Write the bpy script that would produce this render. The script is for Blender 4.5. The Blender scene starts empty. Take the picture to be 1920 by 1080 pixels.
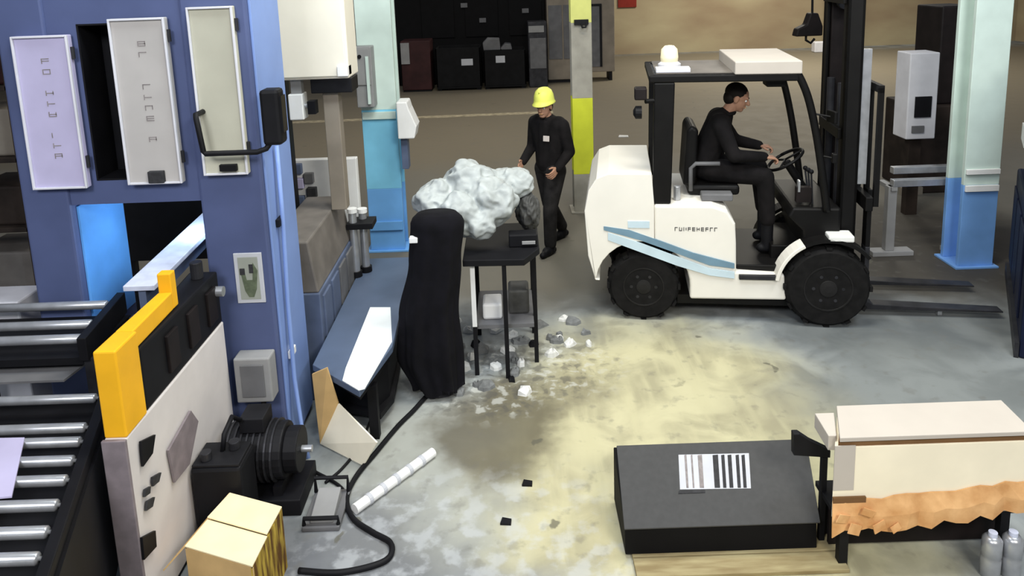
import bpy, bmesh, math, random
from mathutils import Vector, Matrix, noise
R = math.radians
random.seed(7)
SC = bpy.context.scene
COL = SC.collection

# ------------------------------------------------------------------ camera
FPX, PPX, PPY, CAMZ = 1400.0, 960.0, 200.0, 3.0
PITCH = math.atan(251 / 1400); ROLL = R(-2.0)
CAMR = Matrix.Rotation(math.pi / 2 - PITCH, 3, 'X') @ Matrix.Rotation(ROLL, 3, 'Z')
cd = bpy.data.cameras.new('camera'); cam = bpy.data.objects.new('camera', cd); COL.objects.link(cam)
cam.matrix_world = Matrix.Translation((0, 0, CAMZ)) @ CAMR.to_4x4()
cd.sensor_fit = 'HORIZONTAL'; cd.sensor_width = 36; cd.lens = FPX * 36 / 1920
cd.shift_x = 0.0; cd.shift_y = -(540 - PPY) / 1920; cd.clip_end = 200
SC.camera = cam

# ------------------------------------------------------------------ light
SC.view_settings.view_transform = 'Standard'; SC.view_settings.look = 'None'
SC.view_settings.gamma = 1.0; SC.view_settings.use_curve_mapping = False
SC.view_settings.exposure = 0.35
w = bpy.data.worlds.new('hall_air'); SC.world = w; w.use_nodes = True
w.node_tree.nodes['Background'].inputs[0].default_value = (0.80, 0.86, 1.0, 1)
w.node_tree.nodes['Background'].inputs[1].default_value = 0.20

def lamp(name, loc, size, power, col, tilt=(0, 0, 0)):
    l = bpy.data.lights.new(name, 'AREA'); l.shape = 'RECTANGLE'; l.size, l.size_y = size
    l.energy = power; l.color = col
    o = bpy.data.objects.new(name, l); COL.objects.link(o); o.location = loc; o.rotation_euler = tilt
    return o
lamp('ceiling_and_fill_lamp', (1.2, 4.8, 6.2), (2.4, 1.2), 150, (1.0, 0.94, 0.78))
lamp('ceiling_and_fill_lamp', (-2.0, -1.4, 5.2), (1.8, 1.4), 190, (0.93, 0.95, 1.0), (R(38), 0, 0))  # front fill, tilted in to brighten upright faces
lamp('ceiling_and_fill_lamp', (2.6, -1.6, 5.2), (1.8, 1.4), 205, (1.0, 0.96, 0.86), (R(38), 0, 0))  # second front fill for faces turned to the camera
lamp('ceiling_and_fill_lamp', (4.6, 4.0, 6.2), (1.2, 1.2), 45, (0.80, 0.90, 1.0))
lamp('ceiling_and_fill_lamp', (-.4, 3.6, 5.6), (1.4, 1.0), 95, (0.86, 0.95, 1.0), (R(40), 0, 0))  # fill tilted forward, added to brighten the middle of the hall
lamp('ceiling_and_fill_lamp', (3.6, 3.4, 5.6), (1.2, 1.0), 70, (0.90, 0.95, 1.0), (R(40), 0, 0))
lamp('ceiling_and_fill_lamp', (-1.0, 13.5, 6.0), (3.0, 2.0), 150, (1.0, 0.93, 0.78))  # fill lamp added to lift the far floor
lamp('ceiling_and_fill_lamp', (8.0, 21.5, 6.0), (5.0, 2.0), 620, (1.0, 0.94, 0.80))

# ------------------------------------------------------------------ view maths (a photo point on a plane of the place)
def ray(u, v): return CAMR @ Vector(((u - PPX) / FPX, -(v - PPY) / FPX, -1.0))
def G(u, v, z=0.0):
    d = ray(u, v); return Vector((0, 0, CAMZ)) + d * ((z - CAMZ) / d.z)
def Q(u, v, y):
    d = ray(u, v); return Vector((0, 0, CAMZ)) + d * (y / d.y)

# ------------------------------------------------------------------ materials
def lin(c):
    return tuple(((x / 255) / 12.92 if x / 255 <= 0.04045 else ((x / 255 + 0.055) / 1.055) ** 2.4) for x in c[:3]) + (1.0,)
MATS = {}
def M(name, rgb, rough=0.55, metal=0.0, var=0.10, scale=6.0, bump=0.0, rgb2=None, lo=0.35, hi=0.7, stretch=None, emit=0.0, alpha=None):
    if name in MATS: return MATS[name]
    m = bpy.data.materials.new(name); m.use_nodes = True; MATS[name] = m
    nt = m.node_tree; b = nt.nodes['Principled BSDF']
    b.inputs['Specular IOR Level'].default_value = .22 if rough > .35 else .5; b.inputs['Roughness'].default_value = rough; b.inputs['Metallic'].default_value = metal
    tc = nt.nodes.new('ShaderNodeTexCoord'); mp = nt.nodes.new('ShaderNodeMapping')
    nt.links.new(tc.outputs['Object'], mp.inputs['Vector'])
    if stretch: mp.inputs['Scale'].default_value = stretch
    n = nt.nodes.new('ShaderNodeTexNoise'); n.inputs['Scale'].default_value = scale; n.inputs['Detail'].default_value = 5
    nt.links.new(mp.outputs['Vector'], n.inputs['Vector'])
    r = nt.nodes.new('ShaderNodeValToRGB'); r.color_ramp.elements[0].position = lo; r.color_ramp.elements[1].position = hi
    a = lin(rgb)
    c2 = lin(rgb2) if rgb2 else tuple(x * (1 - 2.2 * var) for x in a[:3]) + (1,)
    r.color_ramp.elements[0].color = c2; r.color_ramp.elements[1].color = a
    nt.links.new(n.outputs['Fac'], r.inputs['Fac']); nt.links.new(r.outputs['Color'], b.inputs['Base Color'])
    if bump:
        bp = nt.nodes.new('ShaderNodeBump'); bp.inputs['Strength'].default_value = bump; bp.inputs['Distance'].default_value = 0.01
        nt.links.new(n.outputs['Fac'], bp.inputs['Height']); nt.links.new(bp.outputs['Normal'], b.inputs['Normal'])
    if emit:
        b.inputs['Emission Color'].default_value = a; b.inputs['Emission Strength'].default_value = emit
    if alpha is not None:
        b.inputs['Alpha'].default_value = alpha
    return m

M('machine_blue', (86, 97, 136), 0.5, var=.10, scale=2)
M('machine_blue_lit', (132, 158, 214), 0.45, var=.08, scale=2)  # lit copy of machine_blue for the side face; the hose shares it
M('lit_blue', (104, 172, 244), 0.45, var=.10, scale=3)
M('panel_beige', (190, 186, 182), 0.5, var=.05, scale=4)
M('panel_lavender', (196, 190, 222), 0.5, var=.07, scale=3)
M('panel_edge', (222, 222, 228), 0.45, var=.05)
M('panel_cream', (192, 190, 172), 0.5, var=.06, scale=3)
M('cabinet_cream', (240, 234, 218), 0.5, var=.03, scale=3)
M('black', (20, 20, 24), 0.6, var=.2)
M('black_brown', (30, 24, 24), 0.6, var=.2)
M('black_gloss', (14, 14, 16), 0.3, var=.2)
M('ink', (150, 143, 142), 0.8, var=.15, scale=40)
M('ink_dark', (60, 60, 62), 0.8, var=.15, scale=40)
M('sign_field', (158, 162, 152), .7, var=.05)
M('bay_black', (11, 10, 12), .8, var=.2)
M('bay_bin', (19, 19, 21), .8, var=.2)
M('ink_green', (104, 114, 92), 0.8, var=.15, scale=40)
M('sign_white', (196, 198, 204), 0.6, var=.05)
M('grey_box', (150, 150, 150), 0.55, var=.08, scale=5)
M('grey_mid', (112, 112, 114), 0.5, var=.12, scale=5)
M('grey_brown', (122, 116, 110), 0.55, var=.14, scale=5)
M('grey_blue', (96, 108, 134), 0.5, var=.14, scale=4)
M('bed_grey', (90, 104, 128), 0.4, var=.08, scale=3)
M('steel', (190, 192, 196), 0.3, 0.6, var=.10, scale=12)
M('chrome', (225, 225, 230), 0.18, 0.85, var=.04)
M('dark_steel', (62, 62, 66), 0.45, 0.4, var=.2, scale=8)
M('rail_blue', (220, 226, 246), 0.4, 0.05, var=.12, scale=9)
M('yellow_paint', (250, 186, 36), 0.45, var=.06, scale=5)
M('cabinet_white', (222, 216, 214), 0.5, var=.05, scale=4)
M('patch_grey', (138, 128, 132), 0.7, var=.10, scale=14)
M('cardboard', (214, 178, 122), 0.85, var=.08, scale=7)
M('cardboard_lit', (254, 246, 224), .85, var=.03)
M('cardboard_brown', (124, 92, 60), .9, var=.1)
M('cardboard_cream', (252, 234, 190), 0.85, var=.06, scale=6)
M('cardboard_print', (196, 168, 70), 0.85, rgb2=(96, 66, 30), scale=4, stretch=(6, 6, 1), lo=.4, hi=.6)
M('cardboard_torn', (240, 192, 136), 0.9, rgb2=(206, 152, 98), scale=9, bump=.3)
M('carton_white', (196, 188, 178), 0.7, var=.03, scale=4)
M('carton_cream', (254, 244, 218), 0.75, var=.04, scale=4)
M('glare_patch', (246, 250, 250), 0.35, var=.03)
M('white_plastic', (240, 240, 238), 0.4, var=.04)
M('film_white', (182, 188, 187), 0.45, var=.12, scale=9, bump=.8)
M('bag_grey', (86, 86, 84), 0.5, var=.25, scale=8, bump=.4)
M('cloth_black', (14, 13, 20), 0.95, var=.25, scale=9, bump=.3)
M('column_pale', (214, 232, 224), 0.5, var=.07, scale=3)
M('column_cyan', (140, 216, 250), 0.5, var=.10, scale=2)
M('column_blue', (124, 188, 252), 0.5, var=.12, scale=2)
M('column_royal', (134, 186, 252), 0.5, var=.12, scale=2)
M('pillar_yellow', (214, 220, 62), 0.5, var=.08, scale=4)
M('pillar_lemon', (222, 224, 132), 0.5, var=.08, scale=4)
M('pillar_grey', (172, 168, 156), 0.6, var=.14, scale=4)
M('truck_white', (240, 236, 226), 0.4, var=.03, scale=3)
M('truck_black', (16, 15, 15), 0.5, var=.2)
M('rubber', (24, 23, 23), 0.85, var=.25, scale=14, bump=.2)
M('rim', (34, 33, 33), 0.6, var=.2)
M('stripe_blue', (206, 226, 236), 0.5, var=.06)
M('stripe_dark', (120, 152, 172), 0.5, var=.08)
M('beacon_amber', (250, 240, 200), 0.3, var=.04, emit=.25)
M('lamp_glass', (240, 240, 236), 0.2, var=.03)
M('unseen_work_light', (190, 225, 255), .3, var=.02, emit=3.0)
M('navy', (22, 30, 58), 0.55, var=.25, scale=3)
M('charcoal', (32, 32, 36), 0.6, var=.3, scale=4)
M('maroon', (62, 34, 34), 0.6, var=.2, scale=3)
M('brown_dark', (62, 52, 46), 0.7, var=.3, scale=3)
M('taupe', (150, 140, 126), 0.6, var=.12, scale=3)
M('lid_grey', (76, 76, 76), 0.85, var=.05, scale=30)
M('wood', (172, 160, 122), 0.85, rgb2=(138, 122, 88), scale=4, stretch=(1, 6, 6))
M('skin', (176, 134, 110), 0.6, var=.05)
M('hair', (30, 24, 20), 0.7, var=.2)
M('cloth_dark', (24, 21, 22), 0.9, var=.25, scale=12)
M('cloth_grey', (46, 44, 44), 0.9, var=.25, scale=12)
M('helmet_yellow', (234, 238, 112), 0.4, var=.04)
M('badge', (206, 196, 190), 0.7, var=.05)
M('red_paint', (132, 40, 28), 0.6, var=.1)
M('line_paint', (186, 174, 146), 0.7, rgb2=(140, 130, 108), scale=9)
M('scrap_white', (228, 228, 224), 0.7, var=.08, scale=20)
M('scrap_grey', (128, 130, 130), 0.7, var=.15, scale=20)

def floor_material():
    m = bpy.data.materials.new('worn_concrete'); m.use_nodes = True; nt = m.node_tree; b = nt.nodes['Principled BSDF']
    N = nt.nodes.new; Lk = nt.links.new
    tc = N('ShaderNodeTexCoord')
    def nz(scale, detail=6, dist=0.0, st=None):
        n = N('ShaderNodeTexNoise'); n.inputs['Scale'].default_value = scale; n.inputs['Detail'].default_value = detail; n.inputs['Distortion'].default_value = dist
        if st:
            mp = N('ShaderNodeMapping'); mp.inputs['Scale'].default_value = st; Lk(tc.outputs['Object'], mp.inputs['Vector']); Lk(mp.outputs['Vector'], n.inputs['Vector'])
        else: Lk(tc.outputs['Object'], n.inputs['Vector'])
        return n
    def ramp(src, lo, hi):
        r = N('ShaderNodeMapRange'); r.inputs['From Min'].default_value = lo; r.inputs['From Max'].default_value = hi; r.clamp = True; r.interpolation_type = 'SMOOTHSTEP'
        Lk(src, r.inputs['Value']); return r.outputs['Result']
    def mix(f, a, c):
        x = N('ShaderNodeMix'); x.data_type = 'RGBA'
        if isinstance(f, float): x.inputs['Factor'].default_value = f
        else: Lk(f, x.inputs['Factor'])
        for s, v in (('A', a), ('B', c)):
            i = [q for q in x.inputs if q.name == s and q.type == 'RGBA'][0]
            if isinstance(v, tuple): i.default_value = v
            else: Lk(v, i)
        return [q for q in x.outputs if q.type == 'RGBA'][0]
    def mth(op, a, c):
        x = N('ShaderNodeMath'); x.operation = op
        for i, v in ((0, a), (1, c)):
            if isinstance(v, (int, float)): x.inputs[i].default_value = v
            else: Lk(v, x.inputs[i])
        return x.outputs[0]
    wob = nz(2.2, 5)
    wv = N('ShaderNodeVectorMath'); wv.operation = 'MULTIPLY_ADD'
    Lk(wob.outputs['Color'], wv.inputs[0]); wv.inputs[1].default_value = (.7, .7, 0); Lk(tc.outputs['Object'], wv.inputs[2])
    def blob(cx, cy, rx, ry, rot=0.0, soft=.45):          # a patch of wear, spilt oil or painted dimness with a ragged rim
        mp = N('ShaderNodeMapping'); mp.vector_type = 'TEXTURE'
        mp.inputs['Location'].default_value = (cx + .35, cy + .35, 0); mp.inputs['Rotation'].default_value = (0, 0, rot); mp.inputs['Scale'].default_value = (rx, ry, 1e4)
        Lk(wv.outputs[0], mp.inputs['Vector'])
        l = N('ShaderNodeVectorMath'); l.operation = 'LENGTH'; Lk(mp.outputs['Vector'], l.inputs[0])
        return ramp(l.outputs['Value'], 1 + soft, 1 - soft)
    fine = nz(9, 8); mid = nz(2.6, 6, .6); streak = nz(3.0, 5, 0, (2.5, .35, 1))
    warm = mix(ramp(mid.outputs['Fac'], .35, .65), lin((168, 162, 132)), lin((198, 192, 156)))
    warm = mix(ramp(streak.outputs['Fac'], .45, .7), warm, lin((194, 188, 152)))
    cool = mix(ramp(mid.outputs['Fac'], .35, .65), lin((108, 113, 116)), lin((146, 151, 152)))
    zone = blob(1.0, 4.1, 1.2, 1.9, 0, .3)
    zone2 = blob(-.2, 4.1, .95, 1.0, 0, .4)
    base = mix(mth('MULTIPLY', zone2, .7), cool, lin((172, 173, 163)))
    base = mix(zone, base, warm)
    base = mix(blob(3.0, 9.5, 11.0, 3.2, 0, .12), base, lin((112, 108, 98)))  # far floor's dimness, where lamps hardly reach, put into the colour
    base = mix(blob(0, 19.0, 30.0, 7.6, 0, .12), base, lin((116, 108, 92)))  # same painted dimness carried out to the back wall
    base = mix(mth('MULTIPLY', blob(-.16, 4.55, .40, .55, 0, .3), .80), base, lin((92, 86, 70)))
    base = mix(mth('MULTIPLY', blob(.15, 4.95, .6, .3, .3, .4), .5), base, lin((110, 104, 84)))
    base = mix(mth('MULTIPLY', blob(-1.0, 3.35, .55, .5, 0, .4), .65), base, lin((96, 98, 106)))
    base = mix(mth('MULTIPLY', blob(-.2, 3.05, .6, .3, 0, .4), .6), base, lin((122, 125, 132)))
    base = mix(mth('MULTIPLY', blob(1.9, 4.7, .5, .3, .2, .5), .35), base, lin((132, 126, 108)))
    base = mix(mth('MULTIPLY', blob(3.2, 5.7, 1.1, .45, 0, .4), .7), base, lin((92, 96, 96)))
    base = mix(mth('MULTIPLY', blob(2.9, 4.7, 1.0, .8, 0, .4), .6), base, lin((120, 124, 121)))
    blot = nz(8.0, 6, 0)
    base = mix(mth('MULTIPLY', mth('MULTIPLY', ramp(blot.outputs['Fac'], .47, .62), blob(-.35, 3.3, .95, .75, 0, .4)), .42), base, lin((196, 200, 204)))
    litter = nz(11.0, 3, .3); lm = blob(-.05, 5.25, .75, .5, .1, .35)
    base = mix(mth('MULTIPLY', mth('MULTIPLY', ramp(litter.outputs['Fac'], .50, .64), lm), .6), base, lin((84, 82, 78)))
    base = mix(mth('MULTIPLY', mth('MULTIPLY', ramp(litter.outputs['Fac'], .47, .36), lm), .5), base, lin((205, 206, 200)))
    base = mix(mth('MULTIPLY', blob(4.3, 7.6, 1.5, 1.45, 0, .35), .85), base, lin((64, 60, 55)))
    base = mix(mth('MULTIPLY', ramp(fine.outputs['Fac'], .56, .72), .35), base, lin((104, 102, 96)))
    sp = N('ShaderNodeTexVoronoi'); sp.inputs['Scale'].default_value = 2.3; Lk(wv.outputs[0], sp.inputs['Vector'])
    base = mix(mth('MULTIPLY', ramp(sp.outputs['Distance'], .09, .05), .75), base, lin((92, 90, 78)))
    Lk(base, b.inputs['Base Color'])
    rr = N('ShaderNodeMapRange'); Lk(mid.outputs['Fac'], rr.inputs['Value']); rr.inputs['To Min'].default_value = .55; rr.inputs['To Max'].default_value = .8; b.inputs['Specular IOR Level'].default_value = .25
    Lk(rr.outputs['Result'], b.inputs['Roughness'])
    bp = N('ShaderNodeBump'); bp.inputs['Strength'].default_value = .08; bp.inputs['Distance'].default_value = .01
    Lk(fine.outputs['Fac'], bp.inputs['Height']); Lk(bp.outputs['Normal'], b.inputs['Normal'])
    MATS['floor'] = m
floor_material()

# ------------------------------------------------------------------ mesh helpers
OFF = {}
class MB:
    def __init__(s): s.v = []; s.f = []
    def add(s, vs, fs):
        k = len(s.v); s.v += [Vector(p) for p in vs]; s.f += [tuple(i + k for i in q) for q in fs]; return s
    def box(s, x0, x1, y0, y1, z0, z1):
        return s.add([(x0,y0,z0),(x1,y0,z0),(x1,y1,z0),(x0,y1,z0),(x0,y0,z1),(x1,y0,z1),(x1,y1,z1),(x0,y1,z1)],
                     [(0,3,2,1),(4,5,6,7),(0,1,5,4),(1,2,6,5),(2,3,7,6),(3,0,4,7)])
    def obox(s, c, size, rot=(0,0,0)):
        m = Matrix.Translation(c) @ (Matrix.Rotation(rot[2],4,'Z') @ Matrix.Rotation(rot[1],4,'Y') @ Matrix.Rotation(rot[0],4,'X'))
        x, y, z = [d/2 for d in size]
        t = MB().box(-x,x,-y,y,-z,z); return s.add([m @ p for p in t.v], t.f)
    def prism(s, pts, a, b, axis='z'):
        n = len(pts)
        def p3(p, h): return {'z': (p[0],p[1],h), 'y': (p[0],h,p[1]), 'x': (h,p[0],p[1])}[axis]
        return s.add([p3(p,a) for p in pts] + [p3(p,b) for p in pts],
                     [tuple(range(n))[::-1], tuple(range(n,2*n))] + [(i,(i+1)%n,n+(i+1)%n,n+i) for i in range(n)])
    def slab(s, quad, t):                                   # polygon of 3-D points given a thickness along its normal
        q = [Vector(p) for p in quad]; nn = (q[1]-q[0]).cross(q[2]-q[0]).normalized()*t; n = len(q)
        return s.add(q + [p+nn for p in q], [tuple(range(n))[::-1], tuple(range(n,2*n))] + [(i,(i+1)%n,n+(i+1)%n,n+i) for i in range(n)])
    def cyl(s, p0, p1, r0, r1=None, n=16):
        r1 = r0 if r1 is None else r1; p0, p1 = Vector(p0), Vector(p1); d = (p1-p0).normalized()
        a = d.orthogonal().normalized(); b = d.cross(a); vs = []
        for p, r in ((p0,r0),(p1,r1)):
            vs += [p + (a*math.cos(2*math.pi*i/n) + b*math.sin(2*math.pi*i/n))*r for i in range(n)]
        return s.add(vs, [tuple(range(n))[::-1], tuple(range(n,2*n))] + [(i,(i+1)%n,n+(i+1)%n,n+i) for i in range(n)])
    def tube(s, path, r, n=8):
        P = [Vector(p) for p in path]; k = len(P); vs = []; fs = []; a = None
        for i, p in enumerate(P):
            d = (P[min(i+1,k-1)] - P[max(i-1,0)]).normalized()
            a = d.orthogonal().normalized() if a is None else (a - d*a.dot(d)).normalized()
            b = d.cross(a); rr = r[i] if isinstance(r,(list,tuple)) else r
            vs += [p + (a*math.cos(2*math.pi*j/n) + b*math.sin(2*math.pi*j/n))*rr for j in range(n)]
        for i in range(k-1):
            fs += [(i*n+j, i*n+(j+1)%n, (i+1)*n+(j+1)%n, (i+1)*n+j) for j in range(n)]
        fs += [tuple(range(n))[::-1], tuple(range((k-1)*n, k*n))]
        return s.add(vs, fs)
    def lathe(s, prof, c=(0,0,0), axis='z', n=24):           # prof: (radius, height)
        c = Vector(c); vs = []; fs = []; k = len(prof)
        for r, h in prof:
            for i in range(n):
                t = 2*math.pi*i/n; x, y = r*math.cos(t), r*math.sin(t)
                vs.append(c + Vector({'z': (x,y,h), 'y': (x,h,y), 'x': (h,x,y)}[axis]))
        for q in range(k-1):
            fs += [(q*n+i, q*n+(i+1)%n, (q+1)*n+(i+1)%n, (q+1)*n+i) for i in range(n)]
        fs += [tuple(range(n))[::-1], tuple(range((k-1)*n, k*n))]
        return s.add(vs, fs)
    def ball(s, c, r, n=14, m=9, mat=None):
        c = Vector(c); r = Vector(r) if not isinstance(r,(int,float)) else Vector((r,r,r)); vs = []; fs = []
        for j in range(1,m):
            ph = math.pi*j/m
            for i in range(n):
                t = 2*math.pi*i/n; p = Vector((math.sin(ph)*math.cos(t)*r.x, math.sin(ph)*math.sin(t)*r.y, math.cos(ph)*r.z))
                vs.append(c + (mat @ p if mat else p))
        pz = Vector((0,0,r.z)); top = len(vs); vs += [c + (mat @ pz if mat else pz), c - (mat @ pz if mat else pz)]
        for j in range(m-2):
            fs += [(j*n+i, (j+1)*n+i, (j+1)*n+(i+1)%n, j*n+(i+1)%n) for i in range(n)]
        fs += [(top, i, (i+1)%n) for i in range(n)] + [(top+1, (m-2)*n+(i+1)%n, (m-2)*n+i) for i in range(n)]
        return s.add(vs, fs)
    def cap(s, p0, r0, p1, r1, n=12):                       # tapered limb with round ends
        p0, p1 = Vector(p0), Vector(p1); d = p1-p0; L = d.length
        if L < 1e-6: return s.ball(p0, r0)
        d /= L; path = []; rad = []
        for k in range(4):
            t = math.pi/2*(k+.3)/4.3; path.append(p0 - d*r0*math.cos(t)); rad.append(r0*math.sin(t))
        path += [p0, p1]; rad += [r0, r1]
        for k in range(3,-1,-1):
            t = math.pi/2*(k+.3)/4.3; path.append(p1 + d*r1*math.cos(t)); rad.append(r1*math.sin(t))
        return s.tube(path, rad, n)
    def limb(s, pts):                                       # chain of (point, radius)
        for (a, ra), (b, rb) in zip(pts, pts[1:]): s.cap(a, ra, b, rb)
        return s
    def build(s, name, mat, parent=None, bevel=0.0, smooth=False, seg=2, world=True):
        off = OFF.get(parent.name, Vector((0,0,0))) if (parent and world) else Vector((0,0,0))
        me = bpy.data.meshes.new(name); me.from_pydata([p-off for p in s.v], [], s.f)
        bm = bmesh.new(); bm.from_mesh(me); bmesh.ops.recalc_face_normals(bm, faces=bm.faces); bm.to_mesh(me); bm.free()
        me.materials.append(MATS[mat]); o = bpy.data.objects.new(name, me); COL.objects.link(o)
        if parent: o.parent = parent; OFF[o.name] = off
        if smooth: me.polygons.foreach_set('use_smooth', [True]*len(me.polygons))
        if bevel:
            b = o.modifiers.new('bevel','BEVEL'); b.width = bevel; b.segments = seg; b.limit_method = 'ANGLE'; b.angle_limit = R(40)
        return o
def thing(name, label, cat, loc=(0,0,0), rotz=0.0, group=None):
    o = bpy.data.objects.new(name, None); COL.objects.link(o); o.empty_display_size = .1
    o.location = loc; o.rotation_euler = (0,0,rotz)
    OFF[o.name] = Vector(loc) if abs(rotz) < 1e-9 else Vector((0,0,0))
    return tag(o, label, cat, group)
def tag(o, label=None, cat=None, group=None, kind=None):
    if label: o['label'] = label
    if cat: o['category'] = cat
    if group: o['group'] = group
    if kind: o['kind'] = kind
    return o
def fuse(o, voxel, it=2):
    r = o.modifiers.new('skin_over','REMESH'); r.mode = 'VOXEL'; r.voxel_size = voxel; r.use_smooth_shade = True
    if it:
        k = o.modifiers.new('relax','SMOOTH'); k.factor = .5; k.iterations = it
    return o
def strokes(x, z, h, wd, rnd, vert=True):
    """one worn printed character as little bars, in a box h high and wd wide: list of (x0,x1,z0,z1)"""
    t = h*.16; out = [(x, x+t, z, z+h)]
    if rnd.random() < .7: out.append((x+t, x+wd, z+h-t, z+h))
    if rnd.random() < .6: out.append((x+t, x+wd, z+h*.42, z+h*.42+t))
    if rnd.random() < .5: out.append((x+t, x+wd, z, z+t))
    if rnd.random() < .5: out.append((x+wd-t, x+wd, z+t, z+h*.9))
    return out

# ================================================================== SETTING
f = MB().box(-16, 18, -4, 27, -.2, 0).build('floor', 'floor'); tag(f, kind='structure')
M('wall_tan', (172, 160, 130), .9, rgb2=(146, 128, 104), scale=.55, stretch=(.7, 1, 1.6), lo=.3, hi=.7)
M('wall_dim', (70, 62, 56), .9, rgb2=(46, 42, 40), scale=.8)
tag(MB().box(2.2, 18, 26.5, 26.8, 0, 6.5).build('wall_back', 'wall_tan'), kind='structure')
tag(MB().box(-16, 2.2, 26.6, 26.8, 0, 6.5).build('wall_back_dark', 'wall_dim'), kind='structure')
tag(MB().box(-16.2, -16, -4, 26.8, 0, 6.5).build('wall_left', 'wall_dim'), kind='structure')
tag(MB().box(18, 18.2, -4, 26.8, 0, 6.5).build('wall_right', 'wall_tan'), kind='structure')
a, b_ = G(775, 222), G(985, 212)
tag(MB().prism([(a.x-3, a.y-.12), (b_.x+.6, b_.y-.12), (b_.x+.6, b_.y+.12), (a.x-3, a.y+.12)], 0, .004).build('floor_line', 'line_paint'),
    'faded tan stripe painted across the dim floor behind the helmeted person', 'floor marking')
tag(MB().box(3.85, 4.5, 26.44, 26.5, 1.66, 2.0).build('wall_panel', 'red_paint', bevel=.01), 'small dark red panel high on the tan back wall', 'panel')

# ---- building columns
def i_column(name, label, x0, x1, y0, y1, bands, web=.3, plates=()):
    c = thing(name, label, 'column', ((x0+x1)/2, (y0+y1)/2, 0))
    for z0, z1, mat in bands:
        m = MB(); t = (x1-x0)*.13
        m.box(x0, x1, y0, y0+t, z0, z1); m.box(x0, x1, y1-t, y1, z0, z1)
        xc = (x0+x1)/2; m.box(xc-t/2, xc+t/2, y0+t, y1-t, z0, z1)
        m.build('shaft_band', mat, c, bevel=.004)
    MB().box(x0-.04, x1+.04, y0-.04, y1+.04, 0, .02).build('base_plate', bands[0][2], c, bevel=.003)
    for z0, z1, mat in plates:
        MB().box(x0+.01, x1-.01, y0-.025, y0, z0, z1).build('cover_plate', mat, c, bevel=.003)
    return c
i_column('steel_column', 'pale cyan steel column with blue foot behind the blue machine', -1.62, -1.24, 7.9, 8.2,
         [(0.02, .72, 'column_blue'), (.72, 1.6, 'column_cyan'), (1.6, 3.6, 'column_pale')], web=.15, plates=[(1.5, 1.58, 'column_pale'), (0.25, .35, 'column_blue')])
i_column('steel_column', 'slim column with bright yellow lower band beside the helmeted person', .74, .99, 9.0, 9.25,
         [(.02, .5, 'pillar_grey'), (.5, 1.46, 'pillar_yellow'), (1.46, 2.38, 'pillar_grey'), (2.38, 3.6, 'pillar_lemon')], web=.12)
i_column('steel_column', 'white topped column with royal blue foot right of the forklift mast', 4.31, 4.65, 6.9, 7.2,
         [(.02, .84, 'column_royal'), (.84, 3.4, 'column_pale')], web=.15, plates=[(.78, .84, 'white_plastic'), (.95, 1.0, 'white_plastic')])
i_column('steel_column', 'far grey column standing against the tan back wall', 11.0, 11.6, 25.6, 26.0, [(.02, 4, 'taupe')])
h = thing('cable_hook', 'black hook fixed to the lemon top of the slim column', 'hook', (.86, 8.97, 2.36))
MB().box(.78, .95, 8.96, 9.0, 2.36, 2.42).build('bracket', 'black', h); MB().tube([(.86, 8.95, 2.37), (.87, 8.92, 2.33), (.91, 8.91, 2.33), (.92, 8.93, 2.37)], .012).build('hook_bar', 'black', h)

sb = thing('switch_box', 'grey switch box mounted on the pale cyan column', 'box', (-1.5, 7.85, 1.64))
MB().box(-1.62, -1.44, 7.72, 7.90, 1.66, 2.30).build('body', 'grey_box', sb, bevel=.01)
MB().box(-1.60, -1.46, 7.705, 7.72, 1.9, 2.28).build('door', 'grey_box', sb, bevel=.004)
MB().box(-1.50, -1.47, 7.69, 7.705, 1.7, 2.2).build('conduit', 'column_pale', sb)
MB().cyl((-1.56, 7.69, 2.2), (-1.56, 7.71, 2.2), .02).build('switch', 'black', sb)
wb = thing('white_box', 'small white box clamped to the right edge of the cyan column', 'box', (-1.1, 7.75, 1.3))
MB().prism([(-1.2, 1.33), (-1.03, 1.33), (-1.0, 1.46), (-1.07, 1.64), (-1.09, 1.72), (-1.2, 1.72)], 7.62, 7.9, 'y').build('housing', 'white_plastic', wb, bevel=.012)
MB().box(-1.19, -1.12, 7.72, 7.86, .98, 1.33).build('bracket', 'grey_blue', wb, bevel=.004)

# ---- far dark machine bay
db = thing('dark_machine', 'large black machine filling the dark bay at the back', 'machine', (-.9, 20.6, 0))
MB().box(-3.2, 1.0, 20.6, 22.6, 0, 3.4).build('enclosure', 'bay_black', db, bevel=.03)
for x in (-2.4, -1.2, 0.0): MB().box(x, x+.9, 20.55, 20.6, 1.3, 2.9).build('panel', 'bay_black', db, bevel=.01)
for p in ((905, 38), (870, 10), (985, 20)):
    q = Q(*p, 20.5); MB().box(q.x-.09, q.x+.09, 20.5, 20.55, q.z-.06, q.z+.06).build('meter', 'grey_mid', db)
mr = thing('maroon_machine', 'maroon cabinet standing at the left of the dark bay', 'cabinet', (-2.4, 19.6, 0))
MB().box(-2.85, -2.08, 19.4, 20.2, 0.05, 1.34).build('body', 'maroon', mr, bevel=.02)
MB().box(-2.84, -2.62, 19.36, 19.4, .75, 1.3).build('white_guard', 'grey_box', mr); MB().box(-2.84, -2.1, 19.45, 20.15, 0, .05).build('plinth', 'black', mr)
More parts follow.
